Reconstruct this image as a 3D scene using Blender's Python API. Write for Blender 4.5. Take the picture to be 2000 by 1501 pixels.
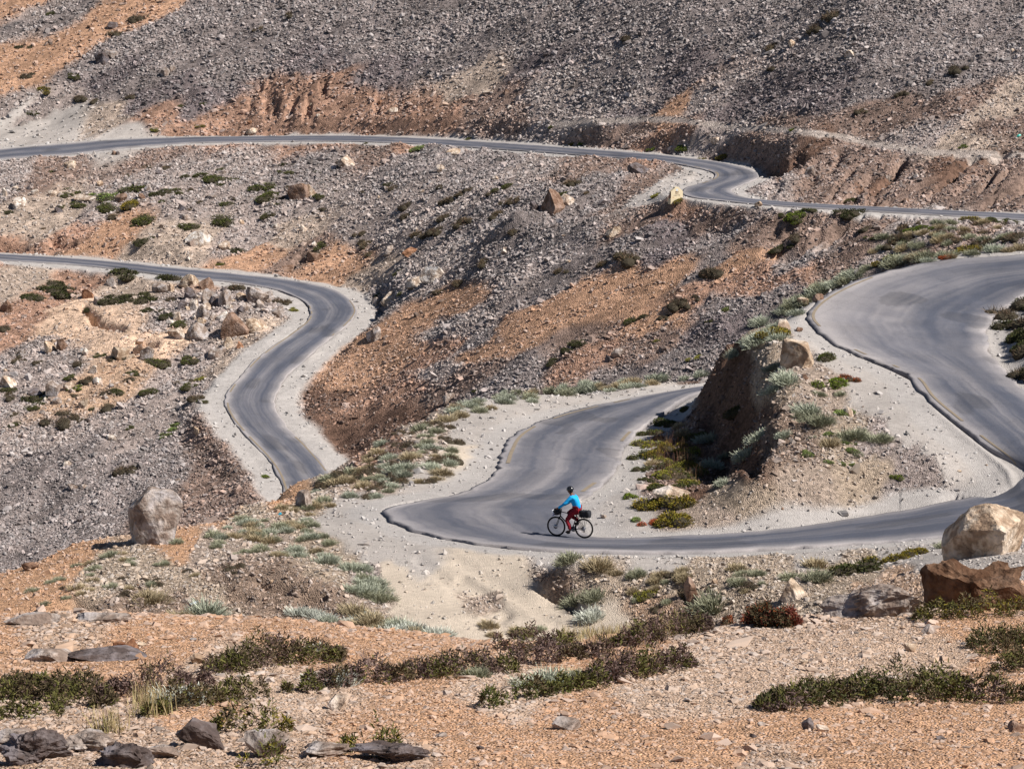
import bpy, bmesh, math, random
import numpy as np
from mathutils import Vector, Matrix, Quaternion, noise as mnoise

for _o in list(bpy.data.objects): bpy.data.objects.remove(_o)
SC = bpy.context.scene
COL = SC.collection
# ------------------------------------------------------------------ camera, sky, sun, exposure
FPX, CU, CV, PITCH = 5000.0, 1000.0, 750.5, math.radians(10.0)
cd = bpy.data.cameras.new('camera'); CAM = bpy.data.objects.new('camera', cd); COL.objects.link(CAM)
cd.sensor_width = 36; cd.lens = 36 * FPX / 2000; cd.clip_start = 1; cd.clip_end = 3000
CAM.location = (0, 0, 0); CAM.rotation_euler = (math.radians(90) - PITCH, 0, 0)
SC.camera = CAM
SUN_EL, SUN_ROT = math.radians(45), math.radians(113)      # sun stands to the right of the view
SUNV = Vector((math.cos(SUN_EL) * math.sin(SUN_ROT), math.cos(SUN_EL) * math.cos(SUN_ROT), math.sin(SUN_EL)))
W = bpy.data.worlds.new('World'); SC.world = W; W.use_nodes = True
wn = W.node_tree; bg = wn.nodes['Background']
sky = wn.nodes.new('ShaderNodeTexSky'); sky.sky_type = 'NISHITA'; sky.sun_disc = False
sky.sun_elevation = SUN_EL; sky.sun_rotation = SUN_ROT; sky.altitude = 3500
wn.links.new(sky.outputs[0], bg.inputs[0]); bg.inputs[1].default_value = 0.055
sl = bpy.data.lights.new('sun', 'SUN'); sl.energy = 5.0; sl.angle = math.radians(0.5); sl.color = (1, .955, .89)
so = bpy.data.objects.new('sun', sl); COL.objects.link(so)
so.rotation_euler = (-SUNV).to_track_quat('-Z', 'Y').to_euler(); so.location = (60, 60, 60)
SC.view_settings.view_transform = 'Standard'; SC.view_settings.look = 'None'
SC.view_settings.exposure = 0.42; SC.view_settings.gamma = 1
SC.cycles.max_bounces = 4; SC.cycles.diffuse_bounces = 2; SC.cycles.transparent_max_bounces = 4

# ------------------------------------------------------------------ small helpers
RNG = np.random.default_rng(7)
CP, SP = math.cos(PITCH), math.sin(PITCH)
def sv(v):                      # slope (z per metre of Y) of the sight line at picture row v
    c = (CV - np.asarray(v, float)) / FPX
    return (-SP + c * CP) / (CP + c * SP)
def av(u, v):                   # x per metre of Y at picture column u, row v
    c = (CV - np.asarray(v, float)) / FPX
    return (np.asarray(u, float) - CU) / FPX / (CP + c * SP)
def wpt(u, v, Y): return np.array([av(u, v) * Y, Y, sv(v) * Y])
def proj(x, Y, z):
    f = Y * CP - z * SP; up = Y * SP + z * CP
    return CU + FPX * x / f, CV - FPX * up / f
def lin(r, g, b):
    c = np.array([r, g, b], float) / 255
    return np.where(c <= .04045, c / 12.92, ((c + .055) / 1.055) ** 2.4)
def sstep(a, b, x):
    t = np.clip((x - a) / (b - a), 0, 1); return t * t * (3 - 2 * t)
def _hash(ix, iy, seed):
    h = (ix.astype(np.int64) * 374761393 + iy.astype(np.int64) * 668265263 + seed * 144665) & 0xffffffff
    h = ((h ^ (h >> 13)) * 1274126177) & 0xffffffff
    return ((h ^ (h >> 16)) & 0xffff).astype(np.float32) / 65535.0
def vnoise(x, y, seed=0):
    ix = np.floor(x); iy = np.floor(y); fx = (x - ix).astype(np.float32); fy = (y - iy).astype(np.float32)
    fx = fx * fx * (3 - 2 * fx); fy = fy * fy * (3 - 2 * fy)
    ix = ix.astype(np.int64); iy = iy.astype(np.int64)
    a = _hash(ix, iy, seed); b = _hash(ix + 1, iy, seed); c = _hash(ix, iy + 1, seed); d = _hash(ix + 1, iy + 1, seed)
    return (a + (b - a) * fx) * (1 - fy) + (c + (d - c) * fx) * fy
def fbm(x, y, octv=4, seed=0, gain=.5):
    s = 0; a = 1; t = 0
    for i in range(octv):
        s = s + a * (vnoise(x, y, seed + i * 17) - .5); t += a; a *= gain; x = x * 2.03 + 13.7; y = y * 2.03 + 7.1
    return s / t * 2
def tag(o, label=None, cat=None, group=None, kind=None):
    if label: o['label'] = label
    if cat: o['category'] = cat
    if group: o['group'] = group
    if kind: o['kind'] = kind
    return o
def np_mesh(name, V, F, smooth=False):
    V = np.asarray(V, np.float32); F = np.asarray(F, np.int32)
    me = bpy.data.meshes.new(name); k = F.shape[1]
    me.vertices.add(len(V)); me.vertices.foreach_set('co', V.ravel())
    me.loops.add(F.size); me.loops.foreach_set('vertex_index', F.ravel())
    me.polygons.add(len(F)); me.polygons.foreach_set('loop_start', np.arange(0, F.size, k, dtype=np.int32))
    me.polygons.foreach_set('loop_total', np.full(len(F), k, np.int32))
    me.polygons.foreach_set('use_smooth', np.full(len(F), smooth, bool))
    me.update(calc_edges=True); me.validate(); return me
def set_attr(me, name, arr, dom='POINT', typ='FLOAT_COLOR'):
    a = me.attributes.new(name, typ, dom)
    if typ == 'FLOAT_COLOR':
        arr = np.concatenate([arr, np.ones((len(arr), 1))], 1); a.data.foreach_set('color', arr.astype(np.float32).ravel())
    elif typ == 'FLOAT_VECTOR': a.data.foreach_set('vector', arr.astype(np.float32).ravel())
    else: a.data.foreach_set('value', arr.astype(np.int32 if typ == 'INT' else np.float32))
def link(name, me, mat, parent=None):
    o = bpy.data.objects.new(name, me); COL.objects.link(o)
    if mat and not me.materials: me.materials.append(mat)
    if parent: o.parent = parent
    return o

# ------------------------------------------------------------------ roads: (outer u,v) (inner u,v) zO zI
R1 = [ # hairpin road with the cyclist
(2620,466,2660,514,-12.5,-13.0),(2250,488,2290,535,-12.9,-13.4),(2000,498,2060,562,-13.2,-13.8),(1850,508,2000,580,-13.5,-14.1),(1720,532,1965,602,-13.8,-14.4),
(1620,572,1942,625,-14.1,-14.6),(1572,612,1930,645,-14.3,-14.8),(1592,645,1931,665,-14.5,-14.9),(1650,683,1940,695,-14.7,-15.1),
(1720,712,1965,725,-14.9,-15.2),(1775,738,2010,765,-15.1,-15.3),(1803,775,2060,800,-15.3,-15.5),(1850,815,2100,840,-15.6,-15.7),
(1910,862,2130,880,-16.0,-15.9),(1960,895,2145,930,-16.3,-16.1),(1980,920,2130,985,-16.6,-16.4),(1972,942,2070,1020,-16.8,-16.6),
(1945,958,1990,1038,-17.0,-16.8),(1880,975,1880,1048,-17.1,-16.9),(1790,992,1790,1055,-17.3,-16.95),(1700,1008,1700,1062,-17.4,-17.0),
(1600,1024,1590,1068,-17.5,-17.1),(1500,1036,1480,1074,-17.6,-17.2),(1400,1044,1360,1079,-17.65,-17.25),(1300,1049,1240,1080,-17.7,-17.3),
(1220,1051,1120,1077,-17.72,-17.33),(1165,1049,1010,1070,-17.75,-17.4),(1140,1038,920,1060,-17.8,-17.5),(1128,1020,840,1046,-17.85,-17.6),
(1125,1005,780,1027,-17.9,-17.65),(1128,992,745,1004,-17.95,-17.7),(1134,982,752,992,-18.0,-17.8),(1145,970,830,978,-18.05,-17.9),
(1165,955,900,962,-18.1,-17.95),(1190,937,945,938,-18.15,-18.05),(1205,918,968,912,-18.2,-18.15),(1213,900,982,880,-18.3,-18.3),
(1222,875,1005,848,-18.4,-18.45),(1245,845,1060,820,-18.5,-18.7),(1290,812,1150,795,-18.6,-18.9),(1345,775,1270,771,-18.7,-19.1),
(1415,757,1370,755,-18.9,-19.3),(1500,745,1460,744,-19.2,-19.6)]
R2 = [ # S-bend road: inner(left) edge, outer(right) edge
(-700,468,-700,455,-31.9,-31.8),(-400,486,-400,473,-32.1,-32.0),(-150,500,-150,487,-32.3,-32.2),(0,508,0,495.5,-32.5,-32.4),(175,520,175,507,-32.8,-32.7),(350,541,350,524,-33.15,-33.0),(450,551,455,534,-33.4,-33.2),
(530,563,540,543,-33.7,-33.5),(560,572,595,552,-33.95,-33.7),(595,590,647,563,-34.3,-34.0),(604,605,682,583,-34.6,-34.4),(603,618,698,606,-34.85,-34.7),
(592,632,686,628,-35.1,-35.0),(560,656,658,653,-35.6,-35.6),(525,681,630,674,-36.2,-36.2),(497,702,595,705,-36.9,-36.9),(469,733,567,730,-37.6,-37.6),
(451,754,546,758,-38.2,-38.2),(438,779,539,782,-38.8,-38.8),(444,807,546,810,-39.4,-39.4),(465,835,567,838,-40,-40),(490,863,595,863,-40.6,-40.6),
(518,891,626,898,-41.2,-41.2),(542,926,650,928,-41.8,-41.8),(560,975,675,970,-42.5,-42.4),(600,1030,715,1020,-43.3,-43.2)]
def yz(v, Y): return float(sv(v) * Y)
R3 = [] # upper road: lower edge, upper edge from (uL,vL,YL,uU,vU,YU)
for uL,vL,YL,uU,vU,YU in [(-700,378,288,-700,354,293),(-450,358,291,-450,334,296),(-200,335,294,-200,312,299.5),(0,311,296,0,292,302),(122,303,297,122,281,303),(245,289,297.5,245,272,303.5),(367,280,298,367,268,303),(490,277,297,490,266.5,302),
 (650,276,292,650,265,297),(790,280,285,790,268.5,290),(930,289,277,930,276,282),(1070,298.5,265,1070,285.5,270),(1210,309.5,252,1210,296,257),
 (1300,317,245,1310,305,250.5),(1345,325,241,1380,313,247),(1380,333,237,1432,322,241.5),(1396,341,234,1470,333,236.5),(1388,351,230,1484,345,231.5),
 (1360,360,225,1462,357,225.5),(1336,368,221,1436,368,221),(1330,377,217,1430,374,218.5),(1350,386,212,1440,380,217),(1405,392,209,1460,387,213),
 (1475,399,206,1545,395,210.5),(1580,406,203,1650,401,207.5),(1700,413,200,1740,405.5,204.5),(1825,420,198,1850,411,202.5),(2000,430,196,2000,418,200.5),(2250,448,192,2250,433,196.5),(2650,478,185,2650,462,189.5)]:
    R3.append((uL,vL,uU,vU,yz(vL,YL),yz(vU,YU)))
def road_pts(R):
    A = np.array([[av(r[0],r[1])*r[4]/sv(r[1]), r[4]/sv(r[1]), r[4]] for r in R])
    B = np.array([[av(r[2],r[3])*r[5]/sv(r[3]), r[5]/sv(r[3]), r[5]] for r in R])
    return A, B
def catmull(P, ts):
    n = len(P); i = np.clip(np.floor(ts).astype(int), 0, n - 2); t = (ts - i)[:, None]
    p0 = P[np.clip(i-1,0,n-1)]; p1 = P[i]; p2 = P[i+1]; p3 = P[np.clip(i+2,0,n-1)]
    return .5*((2*p1)+(-p0+p2)*t+(2*p0-5*p1+4*p2-p3)*t*t+(-p0+3*p1-3*p2+p3)*t**3)
def resample(R, step):
    A, B = road_pts(R); ts = np.linspace(0, len(R)-1, (len(R)-1)*24+1)
    a = catmull(A, ts); b = catmull(B, ts); c = (a+b)/2
    s = np.concatenate([[0], np.cumsum(np.linalg.norm(np.diff(c, axis=0), axis=1))])
    n = int(s[-1]/step)+1; si = np.linspace(0, s[-1], n)
    f = lambda M: np.stack([np.interp(si, s, M[:, k]) for k in range(3)], 1)
    a, b = f(a), f(b)
    k = np.array([1,2,3,2,1.]); k /= k.sum()
    for M in (a, b):
        for j in range(3):
            pad = np.pad(M[:, j], 2, mode='reflect', reflect_type='odd'); M[:, j] = np.convolve(pad, k, 'valid')
    return a, b, si, np.interp(si, s, ts)
ROADS = {'hairpin': resample(R1, .16), 'sbend': resample(R2, .6), 'upper': resample(R3, .8)}

# ------------------------------------------------------------------ terrain control points
CTRL = []
def c(u, v, Y): CTRL.append(tuple(wpt(u, v, Y)))
def cz(u, v, z): CTRL.append(tuple(wpt(u, v, z / sv(v))))
def ch(u, v, Y, z): CTRL.append((av(u, v) * Y, Y, z))        # hidden point: column u, given Y and z
US = (-400, 0, 400, 800, 1200, 1600, 2000, 2400)
for u in US:                                                 # the near ridge
    r = max(0, (u - 1500) / 500) if u <= 2000 else 1.0
    ch(u, 1500, 14, -5.6); c(u, 1501, 24); c(u, 1400, 29); c(u, 1300, 36)
for u, v, Y in [(-400,1215,47),(0,1203,46),(300,1208,46),(600,1215,46),(850,1240,44.5),(1000,1262,43),(1200,1248,43.5),(1400,1225,44.5),(1550,1205,46),(1700,1195,47),(1850,1180,48),(2000,1165,49),(2400,1140,51)]:
    c(u, v, Y); z = sv(v) * Y
    if u < 1600: ch(u, v, Y + 6, z - 3.0)
for u in (-400, 0, 200, 400, 600, 800, 1000, 1200, 1400): ch(u, 1200, 57.5, -17.25 if u > 700 else -17.0)
for u in (-400,0,200,400,600): ch(u, 1200, 61, -17.2)
for a in [(0,1165,-17.6),(0,1140,-18.2),(120,1150,-17.1),(120,1085,-18.1),(300,1110,-17.1),(300,1070,-17.45),(230,1180,-16.95),(330,1190,-17.2),(420,1050,-17.5),(420,1120,-17.0),
          (520,1000,-18.0),(520,1060,-17.5),(500,1108,-16.85),(560,1112,-16.75),(640,1125,-16.85),(500,1185,-17.3),(600,1190,-17.4),(680,1200,-17.4),(620,1000,-18.0),(620,1060,-17.5),(600,960,-18.5),(700,1010,-17.85),(700,1080,-17.55),
          (720,1140,-17.5),(760,1190,-17.45),(660,930,-18.75),(720,940,-18.15),(850,940,-18.0),(740,880,-18.5),(800,900,-17.8),(800,850,-18.35),(860,870,-18.0),(880,830,-18.6),(920,860,-18.35),(960,800,-18.7),(1060,785,-18.95),(1200,768,-19.2),
          (880,1000+90,-17.5),(900,1150,-17.5),(1000,1200,-17.55),(1100,1230,-17.6),(960,1100,-17.45),(1150,1090,-17.3),(940,1160,-17.55),(1040,1180,-17.5),(1085,1212,-17.5),(900,1200,-17.5),(980,1160,-17.5),(1015,1150,-17.45),(820,1150,-17.5),(850,1210,-17.5),(1150,1225,-17.5),(1000,1215,-17.75),
          (1040,1120,-17.35),(1075,1104,-17.05),(1110,1100,-16.6),(1200,1112,-16.75),(1040,1140,-17.35),(1090,1160,-17.4),(1130,1190,-17.5),(1130,1130,-16.95),(1160,1150,-17.0),(1250,1140,-16.75),(1250,1195,-17.15),(1380,1110,-16.6),(1350,1160,-16.6),(1340,1215,-17.1),
          (1400,1108,-16.35),(1450,1150,-16.3),(1450,1190,-16.6),(1560,1120,-16.5),(1560,1165,-16.0),(1650,1110,-16.4),(1650,1150,-15.9),(1750,1090,-16.3),(1700,1130,-15.9),(1800,1110,-15.2),(1620,1190,-15.3),(1850,1078,-15.4),(1780,1080,-16.2),
          (1560,705,-14.75),(1530,650,-14.5),(1650,800,-15.6),(1600,760,-15.2),(1720,800,-15.5),(1750,850,-15.8),(1850,900,-16.2),(1850,945,-16.8),(1700,900,-16.2),(1700,970,-17.0),(1600,960,-16.7),(1550,1000,-17.2),(1450,1015,-17.45),(1350,1025,-17.6),(1560,880,-16.0),
          (1470,960,-16.7),(1540,820,-15.6),(1500,905,-16.0),(1490,690,-14.6),(1540,625,-14.2),(1400,985,-17.3),
          (1230,1030,-17.75),(1200,1010,-17.8),(1180,985,-17.95),(1230,960,-17.9),(1250,920,-18.1),(1260,880,-18.25),(1300,840,-18.3),(1350,1000,-17.55),(1280,1000,-17.75)]:
    cz(*a)
for x_, Y_, z_ in [(7.3,97.5,-18.0),(7.3,95,-18.0),(7.45,92,-18.0),(7.55,88,-17.95),(7.45,84,-17.9),(7.3,81.5,-17.8),(8.7,90,-14.9),(8.75,86,-15.05),(7.5,90,-17.95),(7.5,86,-17.95),(8.2,97.5,-15.5),(8.3,95,-15.1),(8.6,92,-14.9),(8.85,88,-14.95),(8.8,84.5,-15.15),(8.6,82,-15.5),
                   (5.9,90,-18.05),(5.7,86,-18.0),(5.6,82,-17.85),(6.1,95,-18.4)]: CTRL.append((x_, Y_, z_))
for u, v, Y in [(1930,1080,59),(1850,1110,57),(2000,1090,57),(2000,1140,52),(1900,1150,52),(1800,1150,53),(1720,1190,49),(1650,1215,48.5),(2100,1080,58),(2300,1060,60),(2300,1120,53)]: c(u, v, Y)
for a in [(2010,640,-14.2),(2080,640,-13.8),(2060,700,-14.2),(2200,700,-14.2),(2150,620,-13.6),(2350,800,-15),(2300,950,-16.2)]: cz(*a)
# crest on the far side of the middle plateau, falling away behind
for u, v, Y in [(-400,1150,72),(0,1123,73.5),(150,1058,75),(250,1047,75),(340,1035,77),(450,1000,81),(550,957,86),(650,918,90),(700,885,94),(760,850,97),(830,812,101),(900,792,103),(1000,778,106),(1200,754,110),(1370,738,113.5)]:
    c(u, v, Y); z = sv(v) * Y
    ch(u, v, Y + 5, z - 4.0); ch(u, v, Y + 16, z - 11); ch(u, v, Y + 40, z - 22 if u < 1000 else z - 17)
for u, v, Y in [(1470,690,97),(1530,625,100),(1600,575,103),(1700,528,106.5),(1850,503,108.5),(2000,493,109.5),(2400,470,112)]:
    c(u, v, Y); z = sv(v) * Y
    ch(u, v, Y + 9, z - 5.5)
    ch(u, v, Y + 34, z - 13)
def planeY(u, v): return 96.8 / (.32 + (.09 if u > 1000 else .145) * (u - 1000) / 1000 - sv(v))
for u, v in [(700,800),(800,790),(900,765),(1000,750),(1200,730),(1380,700),(1500,640),(1600,560),(1700,520),(1850,495),(2000,480),(2300,470),(700,700),(720,640),(800,700),(900,680),(1000,640),(1000,540),(1000,430),(1100,680),(1200,650),(1200,560),(1200,460),(1400,640),(1400,560),(1400,470),(1600,490),(1600,440),(1800,470),(1800,440),(2000,455)]:
    c(u, v, planeY(u, v))
for u, v, Y in [(1250,400,217),(1250,350,229),(1150,330,243),(1150,400,225),(1000,350,250),(1050,310,259),(850,400,254),(850,330,262),(850,300,272),(700,500,254),(800,600,226),(900,560,224),(900,480,236),(1000,480,224),(780,540,239),(760,590,231.5),(720,560,245),(740,510,249),(800,450,250),(840,520,232),(700,400,262),(640,870,203.5),(640,810,208.5),(620,775,211.5),(700,310,281),
                (600,530,252),(500,512,256.5),(500,440,266),(500,360,275),(500,300,290),(300,480,257),(300,400,270),(300,310,291),(250,300,294.5),(100,480,262),(0,480,264),(0,462,264.5),(100,450,267),(0,400,276),(100,350,286),(0,330,291),(-350,500,262),(-350,400,280),
                (0,540,250),(200,560,246),(300,590,240),(420,600,236.5),(520,600,233),(100,620,238),(0,620,239),(250,650,231),(450,660,228),(0,700,230),(200,720,224),(360,720,224),(0,800,218),(200,800,215),(350,800,213),(410,840,209),
                (0,900,208),(200,900,205),(380,900,203),(450,920,200),(0,1000,199),(200,1000,196),(400,980,194),(500,955,193),(0,1110,188),(250,1060,188),(-350,700,232),(-350,900,210),(-350,1100,190),(400,1060,184),
                (0,560,247),(60,590,243),(120,660,233),(300,690,227)]: c(u, v, Y)
for u, v, Y in [(0,270,309),(0,250,314),(100,240,316),(0,180,321),(0,100,333),(0,0,350),(200,250,310),(300,150,318),(300,50,333),(300,0,341),(100,190,319),(450,240,308),(600,240,300),(600,150,309),(600,50,321),(600,0,328),(750,245,292),
                (900,255,286),(900,150,297),(900,0,315),(1050,260,275),(1200,275,262),(1150,235,268),(1200,200,270),(1200,100,281),(1200,0,294),(1350,240,252),(1450,262,246),(1400,290,248),(1500,258,242),(1500,150,256),(1500,0,273),(1560,256,236),(1560,262,233),(1560,300,229),(1560,370,216),
                (1700,283,228),(1700,290,226),(1680,272,231),(1700,150,242),(1700,0,257),(1700,350,217),(1650,385,212),(1850,305,218),(1850,298,221),(1850,390,207),(1850,200,230),(2000,310,213),(2000,303,216),(2000,395,203),(2000,200,227),(2000,100,237),(2000,0,249),
                (1550,330,224),(1800,350,213),(1950,350,208)]: c(u, v, Y)
for u in (0, 400, 800, 1200, 1600, 2000):
    Yt = {0:350,400:336,800:320,1200:294,1600:265,2000:249}[u]
    ch(u, 0, Yt + 30, .45 * 30 - Yt * .0255); ch(u, 0, Yt + 100, .42 * 100 - Yt * .0255)
for Yx, v in ((305, 250), (340, 50)): ch(-400, v, Yx + 8, yz(v, Yx) - 1)
for Yx, v in ((205, 330), (240, 50), (222, 200)): ch(2400, v, Yx - 6, yz(v, Yx) + 1)
for R in (R1, R2, R3):
    A, B = road_pts(R)
    for p in list(A) + list(B): CTRL.append(tuple(p))
CT = np.array(CTRL)
_, ui = np.unique(np.round(CT[:, :2], 1), axis=0, return_index=True); CT = CT[ui]
X = CT[:, :2]; n = len(X)
K = -np.sqrt(((X[:, None] - X[None]) ** 2).sum(-1) + .04)
K += np.eye(n) * -.02
Mx = np.zeros((n + 3, n + 3)); Mx[:n, :n] = K; Mx[:n, n] = 1; Mx[:n, n+1:] = X; Mx[n, :n] = 1; Mx[n+1:, :n] = X.T
wsol = np.linalg.solve(Mx, np.concatenate([CT[:, 2], np.zeros(3)]))
def rbf(x, y):
    q = np.stack([x.ravel(), y.ravel()], 1); out = np.empty(len(q))
    for i in range(0, len(q), 20000):
        b = q[i:i+20000]; k = -np.sqrt(((b[:, None] - X[None]) ** 2).sum(-1) + .04)
        out[i:i+20000] = k @ wsol[:n] + wsol[n] + b @ wsol[n+1:]
    return out.reshape(x.shape)
# ------------------------------------------------------------------ fine polar grid
ASTEP = float(globals().get('ASTEP', .0005))
def segs(*s):
    out = []
    for a, b, st in s: out.append(np.arange(a, b, st))
    return np.unique(np.round(np.concatenate(out), 5))
GA = segs((-.34, -.225, .0025), (-.225, .225, ASTEP), (.225, .3401, .0025))
yk = ASTEP / .0005
GY = segs((16, 22, .25), (22, 50, .06*yk), (50, 56, .12*yk), (56, 115, .13*yk), (115, 165, .8), (165, 180, .45*yk), (180, 330, .26*yk), (330, 358, .35*yk), (358, 440, 1.5))
ca = np.linspace(GA[0], GA[-1], 260)
cy = segs((16, 52, .4), (52, 120, .4), (120, 165, 1.5), (165, 360, .8), (360, 442, 4))
cA, cYY = np.meshgrid(ca, cy); cZ = rbf(cA * cYY, cYY)
for _ in range(1):
    cZ[1:-1] = .25*cZ[:-2] + .5*cZ[1:-1] + .25*cZ[2:]; cZ[:, 1:-1] = .25*cZ[:, :-2] + .5*cZ[:, 1:-1] + .25*cZ[:, 2:]
def bilin(F, a, y, ga, gy):
    ia = np.clip(np.searchsorted(ga, a) - 1, 0, len(ga)-2); iy = np.clip(np.searchsorted(gy, y) - 1, 0, len(gy)-2)
    ta = np.clip((a - ga[ia]) / (ga[ia+1] - ga[ia]), 0, 1); ty = np.clip((y - gy[iy]) / (gy[iy+1] - gy[iy]), 0, 1)
    if F.ndim == 3: ta = ta[..., None]; ty = ty[..., None]
    return (F[iy, ia]*(1-ta) + F[iy, ia+1]*ta)*(1-ty) + (F[iy+1, ia]*(1-ta) + F[iy+1, ia+1]*ta)*ty
gA, gYY = np.meshgrid(GA, GY); gX = gA * gYY
Z = bilin(cZ, gA, gYY, ca, cy)
print('GRID', Z.shape, 'ctrl', n)
# ---- road proximity
best = np.full(Z.shape, 1e9, np.float32); lat = np.full(Z.shape, 99., np.float32); zr = np.zeros(Z.shape, np.float32); hwid = np.ones(Z.shape, np.float32); rid = np.full(Z.shape, -1, np.int8)
for k, (nm, (a, b, si, ts)) in enumerate(ROADS.items()):
    cc = (a + b) / 2; e = (b - a)[:, :2]; tg = np.gradient(cc[:, :2], axis=0)
    Rm = 11.0
    for i in range(len(cc)):
        cx, cyy = cc[i, :2]
        y0, y1 = np.searchsorted(GY, [cyy - Rm, cyy + Rm]); a0, a1 = np.searchsorted(GA, [(cx - Rm) / cyy, (cx + Rm) / cyy])
        if y1 <= y0 or a1 <= a0: continue
        sl_ = (slice(y0, y1), slice(a0, a1)); dx = gX[sl_] - cx; dy = gYY[sl_] - cyy; d = dx*dx + dy*dy
        t = tg[i] / (np.linalg.norm(tg[i]) + 1e-9); nr = np.array([-t[1], t[0]])
        if nr @ e[i] < 0: nr = -nr
        hw = max(abs(nr @ e[i]) / 2, 1.2); q = (dx*nr[0] + dy*nr[1])
        m = d < best[sl_]
        dz = (b[i, 2] - a[i, 2]) / 2; along = dx*t[0] + dy*t[1]; j = min(i+1, len(cc)-1)
        gr = (cc[j, 2] - cc[j-1, 2]) / (si[1]); dz = dz - gr*(t @ e[i])/2; along = np.clip(along, -.5, .5)
        for arr, val in ((best, d), (lat, q), (hwid, np.full_like(q, hw)), (zr, cc[i, 2] + dz*np.clip(q/hw, -1.5, 1.5) + gr*along)):
            s_ = arr[sl_]; s_[m] = val[m]
        s_ = rid[sl_]; s_[m] = k
best = np.sqrt(best)
edge = np.where(rid >= 0, np.maximum(np.abs(lat) - hwid, best - hwid - 2.5), 99)       # metres outside the asphalt
_m = ((rid >= 0) & (edge > -.2)).astype(np.float64); _n = zr*_m
def _box(F, ky, kx):
    P_ = np.pad(F, ((ky+1, ky), (0, 0)), mode='edge').cumsum(0); F = (P_[2*ky+1:] - P_[:-2*ky-1])/(2*ky+1)
    P_ = np.pad(F, ((0, 0), (kx+1, kx)), mode='edge').cumsum(1); return (P_[:, 2*kx+1:] - P_[:, :-2*kx-1])/(2*kx+1)
for _ in range(3): _m = _box(_m, 6, 16); _n = _box(_n, 6, 16)
_z = np.where(_m > 1e-3, _n/np.maximum(_m, 1e-3), zr); _w = sstep(.0, .35, edge)*(rid == 0); zr = zr*(1-_w) + _z*_w
SHW = np.choose(np.clip(rid, 0, 2), [.5, 2.0, 1.0])
wroad = (1 - sstep(SHW, SHW + np.choose(np.clip(rid, 0, 2), [1.0, 2.2, 1.8]), edge)) * (rid >= 0)
_k = sstep(.05, .4, edge)*(rid == 0); _e = _box(_box(np.minimum(edge, 6), 4, 9), 4, 9); edge = np.where((rid == 0) & (edge < 6), edge*(1-_k) + _e*_k, edge); _wb = _box(_box(_box(wroad, 4, 9), 4, 9), 4, 9); wroad = wroad*(1-_k) + _wb*_k
Z = Z * (1 - wroad) + (zr - .05 - .16*(1 - sstep(-.35, .0, edge))) * wroad
_mk = ((rid == 0) & (edge > .03) & (edge < 1.8) & (gYY > 75.5) & (gYY < 80) & (gA > .155) & (gA < .205))*1.0
_zb = _box(_box(Z, 3, 6), 3, 6); _mk = np.minimum(_mk, 1)*sstep(.0, .12, edge); Z = Z*(1-_mk) + np.minimum(_zb, Z+.1)*_mk
U_, V_ = proj(gX, gYY, Z)
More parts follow.
